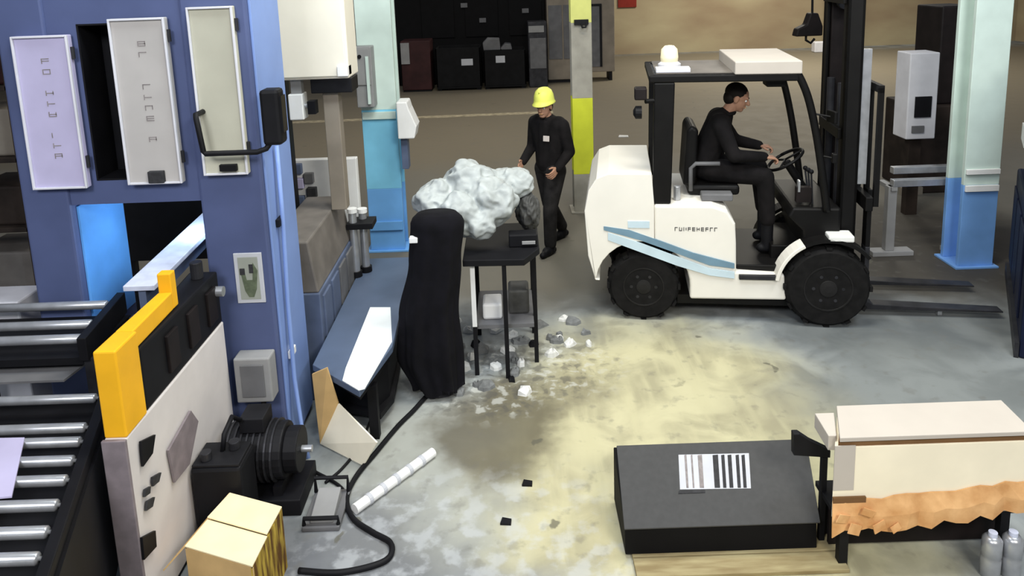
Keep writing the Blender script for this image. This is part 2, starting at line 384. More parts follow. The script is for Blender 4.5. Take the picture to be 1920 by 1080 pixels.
def bin_(x0, x1, h, lab, lx):
    t = thing('storage_bin', lab, 'bin', ((x0+x1)/2, 19.7, 0), group='bins in the dark bay')
    m = MB(); m.box(x0, x1, 19.4, 20.3, .05, .1); w_ = .04
    m.box(x0, x1, 19.4, 19.4+w_, .1, h); m.box(x0, x1, 20.3-w_, 20.3, .1, h); m.box(x0, x0+w_, 19.4, 20.3, .1, h); m.box(x1-w_, x1, 19.4, 20.3, .1, h)
    m.build('shell', 'bay_bin', t, bevel=.01)
    MB().box(lx[0], lx[1], 19.385, 19.4, lx[2], lx[3]).build('paper_label', 'sign_white', t)
    for x in (x0+.08, x1-.08): MB().box(x-.05, x+.05, 19.45, 20.25, 0, .05).build('runner', 'black', t)
bin_(-1.95, -.78, 1.12, 'black bin with a bright paper label next to the maroon cabinet', (-1.28, -.98, .66, .83))
bin_(-.70, .40, 1.02, 'black bin with a small pale label nearest the helmeted person', (-.38, -.14, .70, .88))
for (u0, v0, u1, v1, lab) in ((907, 72, 938, 96, 'grey scrap block piled on the bin, left one'), (940, 82, 960, 96, 'light grey scrap block piled on the bin, small right one')):
    p0, p1 = Q(u0, v1, 19.6), Q(u1, v0, 19.6)
    tag(MB().prism([(p0.x, 1.02), (p1.x, 1.02), (p1.x-.03, p1.z), (p0.x+.1, p1.z+.02), (p0.x-.02, p1.z-.1)], 19.5, 19.9, 'y').build('scrap_block', 'grey_mid', None, bevel=.02), lab, 'scrap')
for (u0, v0, u1, v1) in ((907, 72, 938, 96),): pass
gb = thing('slate_cabinet', 'dark slate cabinet with a pale plate at the right of the dark bay', 'cabinet', (.72, 19.7, 0))
MB().box(.48, .97, 19.5, 20.3, 0, 1.72).build('body', 'dark_steel', gb, bevel=.02); MB().box(.52, .94, 19.48, 19.5, .5, 1.3).build('door', 'grey_mid', gb, bevel=.005)
MB().box(.5, .9, 19.47, 19.5, 1.45, 1.62).build('plate', 'grey_box', gb)
gc = thing('tall_cabinet', 'tall grey cabinet left of the yellow banded column', 'cabinet', (1.35, 20.2, 0))
MB().box(1.02, 1.8, 20.2, 21, 0.08, 2.3).build('body', 'taupe', gc, bevel=.02); MB().box(1.06, 1.42, 20.17, 20.2, .65, 2.1).build('door', 'grey_mid', gc, bevel=.005)
MB().box(1.46, 1.76, 20.17, 20.2, .65, 2.1).build('door', 'grey_mid', gc, bevel=.005); MB().box(1.04, 1.78, 20.25, 20.95, 0, .08).build('plinth', 'black', gc)
gd = thing('framed_cabinet', 'pale cabinet with black framed door right of the yellow banded column', 'cabinet', (2.5, 20.2, 0))
MB().box(2.05, 2.85, 20.25, 21, 0.25, 2.6).build('body', 'taupe', gd, bevel=.02)
m = MB(); m.box(2.06, 2.1, 20.2, 20.25, .4, 2.1); m.box(2.44, 2.5, 20.2, 20.25, .4, 2.1); m.box(2.1, 2.44, 20.2, 20.25, 2.04, 2.1); m.build('door_frame', 'black', gd)
MB().box(2.1, 2.44, 20.22, 20.25, .4, 2.04).build('door', 'grey_mid', gd)
for x in (2.1, 2.7): MB().box(x, x+.08, 20.3, 20.9, 0, .25).build('leg', 'black', gd)
# hook block on a cable, right of centre
hb = thing('crane_hook_block', 'black crane hook block hanging on a cable before the tan wall', 'hook', (0, 0, 0))
t0, t1, t2, t3 = Q(1525, -120, 12), Q(1523, 24, 12), Q(1488, 68, 12), Q(1538, 66, 12)
MB().cyl(t0, t1, .018).build('cable', 'black', hb)
MB().prism([(t1.x-.06, t1.z), (t1.x+.06, t1.z), (t3.x, t3.z+.15), (t3.x, t3.z), (t2.x, t2.z), (t2.x+.03, t2.z+.12), (t1.x-.12, t1.z-.18)], 11.9, 12.1, 'y').build('block', 'black_brown', hb, bevel=.02)
MB().tube([(t2.x+.2, 12, t2.z), (t2.x+.2, 12, t2.z-.07), (t2.x+.28, 12, t2.z-.12), (t2.x+.34, 12, t2.z-.05)], .02).build('hook', 'black', hb)
q = Q(1547, 95, 25)
tag(MB().box(q.x-.35, q.x+.25, 25, 25.3, 0, q.z+.3).build('far_locker', 'panel_edge', bevel=.03), 'small pale locker at the foot of the far grey column', 'locker')

# ================================================================== BLUE PORTAL MACHINE
pm = thing('portal_machine', 'tall blue portal machine with beige doors over the roller conveyor', 'machine', (-2.2, 4.6, 0))
MB().box(-1.88, -1.50, 4.30, 4.90, 0, 3.3).build('right_column', 'machine_blue', pm, bevel=.015)
MB().box(-2.94, -2.66, 4.30, 4.90, 0, 3.3).build('left_column', 'machine_blue', pm, bevel=.015)
m = MB(); m.box(-2.66, -2.48, 4.32, 4.88, 1.72, 3.3); m.box(-2.29, -1.88, 4.32, 4.88, 1.72, 3.3); m.box(-2.48, -2.29, 4.32, 4.88, 2.79, 3.3); m.box(-2.48, -2.29, 4.32, 4.88, 1.72, 1.87)
m.build('lintel', 'machine_blue', pm)
MB().box(-2.48, -2.29, 4.55, 4.6, 1.87, 2.79).build('recess_back', 'black', pm)
m = MB(); m.box(-2.488, -2.478, 4.318, 4.56, 1.865, 2.795); m.box(-2.292, -2.282, 4.318, 4.56, 1.865, 2.795); m.box(-2.48, -2.29, 4.318, 4.56, 2.785, 2.795); m.box(-2.48, -2.29, 4.318, 4.56, 1.865, 1.875)
m.build('recess_lining', 'black', pm)
MB().box(-3.3, -1.80, 5.9, 6.0, .75, 2.6).build('dark_backing', 'black', pm)  # black backing added so the portal opening looks dark behind
for x in (-3.25, -1.9): MB().box(x, x+.06, 5.92, 5.98, 0, .75).build('dark_backing_leg', 'black', pm)
for z in (2.0, 2.5): MB().box(-2.9, -2.84, 4.9, 5.92, z, z+.06).build('dark_backing_tie', 'black', pm)
tl = MB().box(-1.905, -1.88, 4.45, 4.85, 1.60, 1.68).build('unseen_work_light', 'unseen_work_light', pm)  # unseen tube, put in to brighten the inner face and beam
pl_ = lamp('unseen_work_lamp', (-1.91, 4.65, 1.62), (.4, .08), 9, (.62, .82, 1.0), (0, R(68), 0)); pl_.parent = pm; pl_.location -= Vector(pm.location)  # light of the unseen tube
MB().box(-2.66, -2.645, 4.36, 4.86, .85, 1.70).build('lit_inner_face', 'lit_blue', pm, bevel=.003)  # column's inner face; its bright lighting is put into the colour
MB().box(-1.50, -1.485, 4.34, 4.86, .05, 3.28).build('side_plate', 'machine_blue_lit', pm, bevel=.003)  # column's side face, painted in the lit tone of its blue
for z in (.62, 1.5): MB().box(-1.485, -1.46, 4.42, 4.52, z, z+.05).build('side_clip', 'white_plastic' if z < 1 else 'black', pm, bevel=.004)
rnd = random.Random(3)
for k, (x0, x1, z0, z1, mat) in enumerate(((-2.83, -2.51, 1.84, 2.74, 'panel_lavender'), (-2.27, -1.95, 1.85, 2.82, 'panel_beige'), (-1.82, -1.56, 1.89, 2.87, 'panel_cream'))):  # first door's lavender stands for bluish light on it, put into colour
    d = MB().box(x0, x1, 4.262, 4.30, z0, z1).build('cabinet_door', mat, pm, bevel=.006)
    m = MB(); e = .012
    m.box(x0, x0+e, 4.245, 4.262, z0, z1); m.box(x1-e, x1, 4.245, 4.262, z0, z1); m.box(x0+e, x1-e, 4.245, 4.262, z1-e, z1); m.box(x0+e, x1-e, 4.245, 4.262, z0, z0+e)
    m.build('door_rim', 'panel_edge', d, bevel=.003)
    if k < 2:
        z = z1 - .16
        while z > z0 + .14:
            if rnd.random() < .85:
                m = MB()
                for (a0, a1, c0, c1) in strokes(x0+.15, z, .030, .045, rnd): m.box(a0, a1, 4.2600, 4.2625, c0, c1)
                m.build('printed_character', 'ink', d)
            z -= .062
    for z in (z0+.12, z1-.14): MB().cyl((x1+.006, 4.28, z), (x1+.006, 4.28, z+.07), .012, n=10).build('hinge', 'dark_steel', d)
MB().box(-2.14, -2.05, 4.23, 4.262, 1.86, 1.93).build('door_latch', 'ink_dark', pm, bevel=.004)
MB().box(-1.72, -1.62, 4.235, 4.262, 1.915, 1.955).build('name_plate', 'black', pm, bevel=.003)
# pendant arm
MB().tube([(-1.79, 4.262, 2.27), (-1.79, 4.16, 2.27), (-1.785, 4.15, 2.25), (-1.765, 4.15, 2.06), (-1.755, 4.15, 2.045), (-1.46, 4.15, 2.045), (-1.41, 4.16, 2.06), (-1.37, 4.2, 2.12)], .016).build('pendant_arm', 'black', pm, smooth=True)
pd = MB().box(-1.42, -1.31, 4.14, 4.26, 2.08, 2.40).build('pendant', 'black', pm, bevel=.02)
MB().box(-1.312, -1.30, 4.16, 4.24, 2.15, 2.36).build('pendant_screen', 'black_gloss', pd)
# safety sign on the right column
sg = MB().box(-1.715, -1.545, 4.288, 4.30, 1.07, 1.39).build('safety_sign', 'sign_white', pm, bevel=.003)
MB().box(-1.69, -1.57, 4.285, 4.288, 1.095, 1.365).build('sign_field', 'sign_field', sg)
m = MB(); m.prism([(-1.68, 1.28), (-1.66, 1.15), (-1.64, 1.11), (-1.61, 1.11), (-1.59, 1.16), (-1.575, 1.28), (-1.60, 1.33), (-1.61, 1.22), (-1.645, 1.22), (-1.655, 1.28)], 4.283, 4.285, 'y'); m.build('pictogram', 'ink_green', sg)
m = MB(); m.box(-1.682, -1.652, 4.281, 4.285, 1.255, 1.295); m.box(-1.625, -1.60, 4.281, 4.285, 1.265, 1.32); m.build('pictogram_marks', 'ink_dark', sg)
jb = MB().box(-1.74, -1.52, 4.18, 4.30, .47, .76).build('junction_box', 'grey_box', pm, bevel=.01)
MB().box(-1.70, -1.56, 4.17, 4.18, .51, .72).build('junction_lid', 'grey_mid', jb, bevel=.004)
MB().tube([(-1.6, 4.24, .47), (-1.6, 4.22, .3), (-1.52, 4.2, .12), (-1.44, 4.16, .02)], .016).build('junction_cable', 'black', jb, smooth=True)
# hoses down the machine's side
MB().tube([(-1.46, 4.5, 2.0), (-1.45, 4.46, 1.5), (-1.46, 4.44, 1.0), (-1.45, 4.40, .5), (-1.42, 4.36, .2), (-1.36, 4.25, .03)], .014).build('air_hose', 'machine_blue_lit', pm, smooth=True)

# ---- guide beam through the portal
gbm = thing('guide_beam', 'pale steel guide beam running through the blue portal opening', 'beam', (-2.1, 3.9, 0))
MB().slab([(-2.13, 3.80, 1.38), (-1.96, 3.80, 1.38), (-2.06, 5.6, 1.38), (-2.24, 5.6, 1.38)], .03).build('top_flange', 'rail_blue', gbm, bevel=.004)
MB().slab([(-2.06, 3.82, 1.26), (-2.02, 3.82, 1.26), (-2.13, 5.6, 1.26), (-2.17, 5.6, 1.26)], .12).build('web', 'grey_blue', gbm)
for x, y in ((-2.06, 3.95), (-2.15, 5.4)): MB().box(x-.03, x+.03, y-.03, y+.03, 0, 1.26).build('support_post', 'dark_steel', gbm, bevel=.004)

# ---- feed rollers in front of the portal
ROLL_M = {}
def roller(parent, x0, x1, y, z, r, mat='steel'):
    o = MB().lathe([(.008, x0-.04), (.008, x0), (r*.7, x0), (r, x0+.008), (r, x1-.008), (r*.7, x1), (.008, x1), (.008, x1+.04)], (0, y, z), 'x', 16).build('roller', mat, parent)
    o.data.polygons.foreach_set('use_smooth', [len(p.vertices) == 4 for p in o.data.polygons]); return o
fr = thing('feed_roller_unit', 'raised feed rollers just before the blue portal left column', 'roller unit', (-2.9, 4.1, 0))
for (u, v, ul) in ((207, 562, 48), (178, 598, 18), (163, 625, 22)):
    p, l = G(u, v, 1.15), G(ul, v+4, 1.15); roller(fr, l.x-.25, p.x-.02, p.y, 1.12, .026)
p = G(207, 562, 1.15); q = G(163, 625, 1.15)
m = MB(); m.prism([(q.x-.0, q.y-.1), (q.x+.05, q.y-.1), (p.x+.06, p.y+.06), (p.x+.01, p.y+.06)], 1.04, 1.17); m.build('side_plate', 'black', fr, bevel=.004)
m = MB(); m.prism([(q.x-.95, q.y-.1), (q.x-.9, q.y-.1), (p.x-.9, p.y+.06), (p.x-.95, p.y+.06)], 1.04, 1.17); m.build('side_plate', 'black', fr, bevel=.004)
MB().box(q.x-.9, q.x, q.y-.06, p.y+.02, 1.0, 1.04).build('tray', 'black', fr)
for x in (q.x-.92, q.x+.01):
    for y in (q.y-.05, p.y-.0): MB().box(x, x+.05, y-.025, y+.025, 0, 1.04).build('leg', 'dark_steel', fr)

# ---- roller conveyor, near section
cv = thing('roller_conveyor', 'steel roller conveyor running along the left edge of the picture', 'conveyor', (-2.3, 3.0, 0))
ends = [(181, 738), (148, 793), (148, 819), (137, 854), (115, 891), (100, 937), (89, 987), (75, 1036), (62, 1090)]
pts = []
for u, v in ends:
    p = G(u, v, .95); pts.append((p.x, p.y))
xr = lambda y: -1.81 - .345*(y-2.44)
for k, (x, y) in enumerate(pts):
    roller(cv, xr(y)-.80, xr(y)-.0, y, .925, .024)
ya, yb = 2.15, 3.66
MB().prism([(xr(ya)+.02, ya), (xr(ya)+.07, ya), (xr(yb)+.07, yb), (xr(yb)+.02, yb)], .80, .955).build('side_channel', 'black', cv, bevel=.005)
MB().prism([(xr(ya)-.88, ya), (xr(ya)-.83, ya), (xr(yb)-.83, yb), (xr(yb)-.88, yb)], .80, .955).build('side_channel', 'black', cv, bevel=.005)
MB().prism([(xr(ya)-.82, ya), (xr(ya)+.01, ya), (xr(yb)+.01, yb), (xr(yb)-.82, yb)], .80, .83).build('drip_tray', 'black', cv)
MB().prism([(xr(ya)+.07, ya), (xr(ya)+.085, ya), (xr(yb)+.085, yb), (xr(yb)+.07, yb)], .25, .90).build('side_skirt', 'black', cv)
for y in (ya+.08, yb-.1):
    for dx in (-.86, .04): MB().box(xr(y)+dx-.025, xr(y)+dx+.025, y-.03, y+.03, 0, .8).build('leg', 'dark_steel', cv)
s0 = [G(-40, 822, .952), G(46, 820, .952), G(22, 930, .952), G(-60, 938, .952)]
tag(MB().slab(s0, .008).build('metal_sheet', 'panel_lavender'), 'pale lavender metal sheet lying on the near conveyor rollers', 'sheet')
s0 = [G(-30, 722, .952), G(120, 716, .952), G(170, 678, .952), G(-30, 684, .952)]
tag(MB().slab(s0, .012).build('metal_plate', 'grey_mid'), 'dull grey metal plate lying across the conveyor behind the rollers', 'plate')

# ---- white side cabinet, black drive housing, yellow guard
wc = thing('side_cabinet', 'white side cabinet with black marks beside the roller conveyor', 'cabinet', (-1.9, 3.6, 0))
cx = lambda y: -1.785 + .006*(y-3.05)
MB().prism([(cx(3.05)-.10, 3.05), (cx(3.05), 3.05), (cx(4.2), 4.2), (cx(4.2)-.19, 4.2)], .03, 1.0).build('body', 'cabinet_white', wc, bevel=.008)
MB().prism([(cx(3.05)-.09, 3.06), (cx(3.05)-.01, 3.06), (cx(4.2)-.01, 4.19), (cx(4.2)-.18, 4.19)], 0, .03).build('plinth', 'black', wc)
MB().box(cx(3.05)-.105, cx(3.05)+.004, 3.03, 3.05, .05, 1.0).build('end_cover', 'patch_grey', wc, bevel=.004)
def on_side(u0, v0):                                      # point of the cabinet's right face under a photo point
    d = ray(u0, v0); x = -1.8
    for _ in range(6):
        t = x/d.x; y = d.y*t; x = cx(y)
    return Vector((x, y, CAMZ + d.z*t))
for nm, mat, poly in (('cable_port', 'black', [(258, 828), (285, 815), (280, 850), (262, 875)]), ('cable_port', 'black', [(260, 1008), (285, 995), (287, 1025), (264, 1050)]),
                      ('printed_mark', 'ink_dark', [(266, 918), (276, 912), (275, 925), (265, 932)]), ('printed_mark', 'ink_dark', [(280, 895), (296, 886), (292, 903), (281, 912)]), ('printed_mark', 'ink_dark', [(270, 940), (284, 932), (280, 950), (268, 958)]),
                      ('grey_label', 'patch_grey', [(310, 845), (352, 770), (366, 790), (350, 870), (322, 905)])):
    MB().slab([on_side(*p) + Vector((.006, 0, 0)) for p in poly], -.012 if nm != 'x' else .01).build(nm, mat, wc)
dh = thing('drive_housing', 'black drive housing on top of the white side cabinet', 'machine', (-1.9, 3.6, 1.0))
MB().prism([(cx(3.14)-.10, 3.26), (cx(3.14)-.004, 3.26), (cx(4.2)-.004, 4.2), (cx(4.2)-.17, 4.2)], 1.0, 1.32).build('housing', 'black', dh, bevel=.012)
for y in (3.5, 3.75, 4.0): MB().box(cx(y)-.006, cx(y)+.012, y, y+.12, 1.06, 1.26).build('access_cover', 'black_brown', dh, bevel=.004)
MB().cyl((cx(4.1)-.08, 4.1, 1.32), (cx(4.1)-.08, 4.1, 1.42), .035).build('knob', 'dark_steel', dh, bevel=.004)
MB().cyl((cx(4.15)+.0, 4.13, 1.22), (cx(4.15)+.05, 4.13, 1.22), .03).build('coupling', 'steel', dh)
yg = thing('yellow_guard', 'bright yellow angle guard at the near end of the black housing', 'guard', (-1.85, 3.1, 1.0))
MB().box(-1.885, -1.783, 3.055, 3.25, 1.0, 1.42).build('upright', 'yellow_paint', yg, bevel=.008)
MB().prism([(-1.885, 3.25), (-1.80, 3.25), (-1.81, 3.68), (-1.88, 3.68)], 1.325, 1.42).build('top_bar', 'yellow_paint', yg, bevel=.006)
MB().box(-1.88, -1.81, 3.68, 3.74, 1.325, 1.52).build('end_stop', 'yellow_paint', yg, bevel=.006)

# ---- press body behind the right column, bed table, cabinet on post
pb = thing('press_body', 'long grey press body between blue column and grey bed table', 'machine', (-1.6, 5.5, 0))
MB().box(-1.76, -1.40, 4.96, 6.1, 0, .82).build('lower_casing', 'grey_blue', pb, bevel=.01)
MB().prism([(-1.76, .82), (-1.41, .82), (-1.46, 1.20), (-1.76, 1.20)], 4.97, 6.08, 'y').build('upper_casing', 'grey_brown', pb, bevel=.012)
for y in (5.02, 5.28, 5.54, 5.80): MB().box(-1.41, -1.385, y, y+.2, .46, .78).build('slot_panel', 'grey_mid' if y > 5.4 else 'grey_blue', pb, bevel=.006)
for u, y in ((664, 6.02), (683, 6.12)):
    p = Q(u, 450, y); x = p.x; z0, z1 = .52, Q(u, 398, y).z
    c = MB().cyl((x, y, z0), (x, y, z1), .034).build('cylinder', 'steel', pb, smooth=False); MB().cyl((x, y, z1), (x, y, z1+.035), .042).build('cylinder_cap', 'white_plastic', c)
    MB().cyl((x, y, .505), (x, y, z0+.03), .05).build('cylinder_foot', 'black', c)
MB().box(-1.42, -1.20, 5.97, 6.17, .93, .98).build('cylinder_bracket', 'black', pb, bevel=.004)
bt = thing('bed_table', 'slate grey bed table beside the press with cut corner', 'table', (-1.1, 5.3, 0))
bed = [(-1.375, 4.56), (-1.0, 4.22), (-.88, 4.77), (-.94, 6.42), (-1.375, 6.42)]
MB().prism(bed, .455, .50).build('bed_plate', 'bed_grey', bt, bevel=.004)
MB().prism([(-1.35, 4.64), (-1.02, 4.32), (-.91, 4.79), (-.97, 6.39), (-1.35, 6.39)], .38, .455).build('apron', 'black', bt)
for x, y in ((-1.30, 4.66), (-.98, 4.5), (-1.0, 6.3), (-1.30, 6.3)): MB().box(x-.03, x+.03, y-.03, y+.03, 0, .38).build('leg', 'black', bt)
MB().prism([(-1.34, 4.75), (-.96, 4.6), (-.90, 4.8), (-.96, 6.3), (-1.34, 6.3)], .06, .10).build('lower_shelf', 'black', bt)
MB().prism([(-1.34, 4.8), (-1.0, 4.66), (-.93, 4.82), (-.97, 6.25), (-1.34, 6.25)], .10, .38).build('under_bed_shade', 'black', bt)  # black block standing in for the shadow under the bed
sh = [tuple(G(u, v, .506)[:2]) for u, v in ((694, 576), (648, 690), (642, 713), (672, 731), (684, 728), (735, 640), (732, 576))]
tag(MB().prism(sh, .50, .506).build('glare_patch', 'glare_patch'), 'glare built as a thin white patch on the slate grey bed table', 'sheet')  # glare on the bed, built as a thin white patch

cc = thing('control_cabinet', 'large cream control cabinet on a post right of the blue machine', 'cabinet', (-1.4, 5.75, 1.2))
p0, p1 = Q(520, 147, 5.6), Q(655, 147, 5.6); x0, x1, zb = p0.x, p1.x, p1.z
MB().box(x0, x1, 5.6, 5.95, zb, 3.2).build('cabinet_body', 'cabinet_cream', cc, bevel=.012)
MB().box(x0+.02, x1-.02, 5.585, 5.6, zb+.02, 3.18).build('door', 'cabinet_cream', cc, bevel=.006)
q = Q(630, 300, 5.7)
MB().box(q.x-.06, q.x+.06, 5.68, 5.80, 1.20, zb).build('post', 'taupe', cc, bevel=.006)
MB().box(q.x-.13, x1+.01, 5.62, 5.86, zb-.11, zb).build('bracket', 'black', cc, bevel=.006)
MB().box(x1-.08, x1+.0, 5.56, 5.7, zb+.02, zb+.10).build('gland', 'white_plastic', cc, bevel=.006)
v0 = Q(558, 200, 5.65)
vl = MB().box(v0.x-.06, v0.x+.05, 5.62, 5.76, v0.z-.10, v0.z+.10).build('valve_block', 'white_plastic', cc, bevel=.008)
MB().box(v0.x-.04, v0.x+.04, 5.65, 5.72, v0.z+.10, zb).build('valve_stem', 'grey_box', vl); MB().box(v0.x+.08, v0.x+.14, 5.63, 5.72, v0.z-.06, v0.z+.04).build('valve_coil', 'black', vl); MB().cyl((v0.x+.05, 5.68, v0.z), (v0.x+.10, 5.68, v0.z), .02).build('valve_pin', 'steel', vl)
wp = thing('valve_board', 'white machine board with small valves behind the beige post', 'panel', (-1.6, 6.3, 0))
p0, p1 = Q(548, 297, 6.25), Q(667, 297, 6.25)
MB().box(p0.x, p1.x, 6.25, 6.33, .2, p1.z).build('board', 'white_plastic', wp, bevel=.006)
for x in (p0.x+.05, p1.x-.12): MB().box(x, x+.06, 6.26, 6.32, 0, .2).build('foot', 'dark_steel', wp)
for u, v, mat in ((556, 318, 'grey_blue'), (560, 345, 'panel_lavender'), (578, 335, 'grey_mid'), (584, 362, 'ink_dark'), (562, 378, 'grey_blue')):
    p = Q(u, v, 6.2); MB().box(p.x-.04, p.x+.04, 6.2, 6.25, p.z-.045, p.z+.045).build('valve', mat, wp, bevel=.006)

# ---- folded cardboard leaning below the bed's near end
fc = thing('folded_cardboard', 'folded cardboard sheet propped below the near end of bed table', 'cardboard', (-1.15, 4.25, 0))
D_, F_ = G(600, 832, .012), G(681, 873, .012)
C_, E_ = Q(634, 757, 4.40), Q(706, 830, 4.12); A, B_ = Q(585, 702, 4.39), Q(613, 690, 4.34)
MB().slab([A, B_, C_, D_], .010).build('back_panel', 'cardboard', fc); MB().slab([C_, E_, F_, D_], .010).build('front_panel', 'cardboard_lit', fc)  # front panel is the lit face, its brightness put into paler board

# ---- black motor pump on the floor
mo = thing('electric_motor', 'black electric motor with cooling ribs on floor before blue column', 'motor', (-1.50, 3.95, 0))
MB().box(-1.74, -1.28, 3.78, 4.14, 0, .10).build('base', 'black', mo, bevel=.006)
MB().cyl((-1.72, 3.96, .30), (-1.38, 3.96, .30), .16, n=24).build('casing', 'charcoal', mo, bevel=.01)
for k in range(8): MB().cyl((-1.69+k*.036, 3.96, .30), (-1.68+k*.036, 3.96, .30), .175, n=24).build('cooling_rib', 'dark_steel', mo)
MB().cyl((-1.38, 3.96, .30), (-1.30, 3.96, .30), .13, n=20).build('end_bell', 'black', mo, bevel=.006)
MB().box(-1.62, -1.48, 3.88, 4.04, .46, .55).build('terminal_box', 'charcoal', mo, bevel=.006)
MB().cyl((-1.30, 3.96, .30), (-1.24, 3.96, .30), .02).build('shaft', 'steel', mo)
for x in (-1.66, -1.44): MB().box(x, x+.05, 3.82, 4.1, .10, .16).build('foot', 'black', mo)
ol = thing('oil_tank', 'squat black oil tank with grey caps beside the white side cabinet', 'tank', (-1.62, 3.62, 0))
MB().box(-1.77, -1.50, 3.55, 3.77, 0, .48).build('tank_body', 'black', ol, bevel=.02)
MB().box(-1.76, -1.51, 3.56, 3.76, .48, .495).build('tank_lid', 'charcoal', ol, bevel=.004)
for x, y in ((-1.70, 3.61), (-1.58, 3.70)): MB().cyl((x, y, .495), (x, y, .54), .03).build('filler_cap', 'dark_steel', ol, bevel=.004)
MB().tube([(-1.64, 3.68, .49), (-1.63, 3.70, .58), (-1.62, 3.80, .62), (-1.60, 3.86, .56)], .014).build('suction_hose', 'black', ol, smooth=True)

# ---- carton bottom left
bc = thing('cardboard_box', 'open topped tan carton with printed side at bottom left', 'box', (-1.43, 3.28, 0), 0)
cor = [Vector((-1.56, 3.53, 0)), Vector((-1.25, 3.41, 0)), Vector((-1.27, 3.02, 0)), Vector((-1.64, 3.16, 0))]
for k, (nm, mat) in enumerate((('back_wall', 'cardboard'), ('right_wall', 'cardboard_print'), ('front_wall', 'cardboard'), ('left_wall', 'cardboard'))):
    p, q = cor[k], cor[(k+1) % 4]; MB().slab([p, q, q+Vector((0,0,.34)), p+Vector((0,0,.34))], .008).build('wall', mat, bc)
ct = sum(cor, Vector())/4
MB().slab([c + (ct-c)*.03 + Vector((0,0,.0)) for c in cor], -.008).build('bottom', 'cardboard', bc)
z = Vector((0, 0, .345))
MB().slab([cor[0]+z, cor[1]+z, (cor[1]*.48+cor[2]*.52)+z+Vector((0,0,.012)), (cor[0]*.48+cor[3]*.52)+z+Vector((0,0,.012))], -.006).build('flap', 'cardboard_cream', bc)
MB().slab([cor[2]+z, cor[3]+z, (cor[3]*.52+cor[0]*.48)+z, (cor[2]*.52+cor[1]*.48)+z], -.006).build('flap', 'cardboard_cream', bc)
MB().slab([cor[3]+z, cor[0]+z, cor[0]+z+Vector((-.10,-.03,-.10)), cor[3]+z+Vector((-.10,-.03,-.10))], .006).build('side_flap', 'cardboard', bc)

# ---- floor odds: pipe, hose, cable, pedal
a, b_ = G(665, 955, .03), G(812, 848, .03)
pp = thing('white_pipe', 'white plastic pipe lying on the floor before the bed table', 'pipe', (a+b_)/2 - Vector((0,0,.03)))
MB().cyl(a, b_, .03, n=16).build('tube', 'white_plastic', pp)
d = (b_-a).normalized()
for t in range(1, 6): c = a + (b_-a)*(t/6); MB().cyl(c-d*.012, c+d*.012, .0335, n=16).build('ring', 'sign_white', pp)
def smooth_path(P, n=6):
    out = []
    for i in range(len(P)-1):
        p0, p1, p2, p3 = P[max(i-1,0)], P[i], P[i+1], P[min(i+2,len(P)-1)]
        for k in range(n):
            t = k/n; out.append(.5*((2*p1) + (p2-p0)*t + (2*p0-5*p1+4*p2-p3)*t*t + (3*p1-p0-3*p2+p3)*t**3))
    return out + [P[-1]]
def floor_cable(name, label, uv, r, mat='black', cat='cable'):
    o = MB().tube(smooth_path([G(u, v, r) for u, v in uv]), r).build(name, mat, None, smooth=True); return tag(o, label, cat)
floor_cable('black_hose', 'thick black hose curling over the floor from the black cover', [(800, 742), (775, 770), (745, 800), (705, 848), (668, 893), (650, 935), (662, 972), (698, 998), (732, 1018), (730, 1045), (695, 1062), (630, 1074), (560, 1070)], .016, cat='hose')
floor_cable('thin_cable', 'thin black cable running from the blue column foot to the hose', [(572, 868), (592, 885), (620, 900), (643, 918), (652, 945)], .010)
floor_cable('thin_cable', 'thin black cable beside the hose under the bed table', [(700, 770), (690, 800), (672, 840), (640, 880), (610, 905)], .009)
fp = thing('foot_pedal', 'grey foot pedal with black guard between the cables', 'pedal', G(607, 985))
p = G(607, 985)
MB().box(p.x-.11, p.x+.10, p.y-.05, p.y+.26, 0, .03).build('base', 'grey_mid', fp, bevel=.008)
MB().prism([(p.y-.02, .03), (p.y+.2, .03), (p.y+.2, .09), (p.y-.02, .05)], p.x-.07, p.x+.06, 'x').build('treadle', 'grey_box', fp, bevel=.006)
MB().tube([(p.x-.10, p.y-.03, .03), (p.x-.10, p.y-.03, .07), (p.x+.09, p.y-.03, .07), (p.x+.09, p.y-.03, .03)], .012).build('guard', 'black', fp)
MB().tube([(p.x-.10, p.y+.24, .03), (p.x-.10, p.y+.24, .12), (p.x+.09, p.y+.24, .12), (p.x+.09, p.y+.24, .03)], .012).build('guard', 'black', fp)

# ---- left background rack
lr = thing('storage_rack', 'dark brown storage rack seen past the left side of blue machine', 'rack', (-4.6, 6.2, 0))
for x in (-5.6, -4.1):
    for y in (6.0, 6.7): MB().box(x, x+.06, y, y+.06, 0, 2.7).build('upright', 'brown_dark', lr)
for z in (.4, 1.0, 1.6, 2.2): MB().box(-5.6, -4.04, 6.0, 6.76, z, z+.04).build('shelf', 'brown_dark', lr, bevel=.003)
for k, (x, z, wd, hh, mat, lab) in enumerate(((-4.62, 1.04, .5, .34, 'brown_dark', 'dull brown bundle on the upper middle shelf of dark rack'), (-4.6, 1.64, .46, .4, 'taupe', 'taupe carton on the high shelf of the dark rack'), (-4.7, .44, .6, .36, 'grey_brown', 'grey brown crate on the lowest shelf of dark rack'), (-4.55, 2.24, .42, .3, 'maroon', 'maroon carton on the top shelf of the dark rack'))):
    tag(MB().box(x, x+wd, 6.08, 6.6, z, z+hh).build('stored_box', mat, None, bevel=.02), lab, 'box', 'boxes on the dark rack')
gbx = G(105, 540, .6)
tag(MB().box(-3.42, -3.1, 4.35, 4.62, 0, 1.1).build('light_grey_box', 'panel_edge', bevel=.012), 'light grey box standing left of the blue portal foot', 'box')

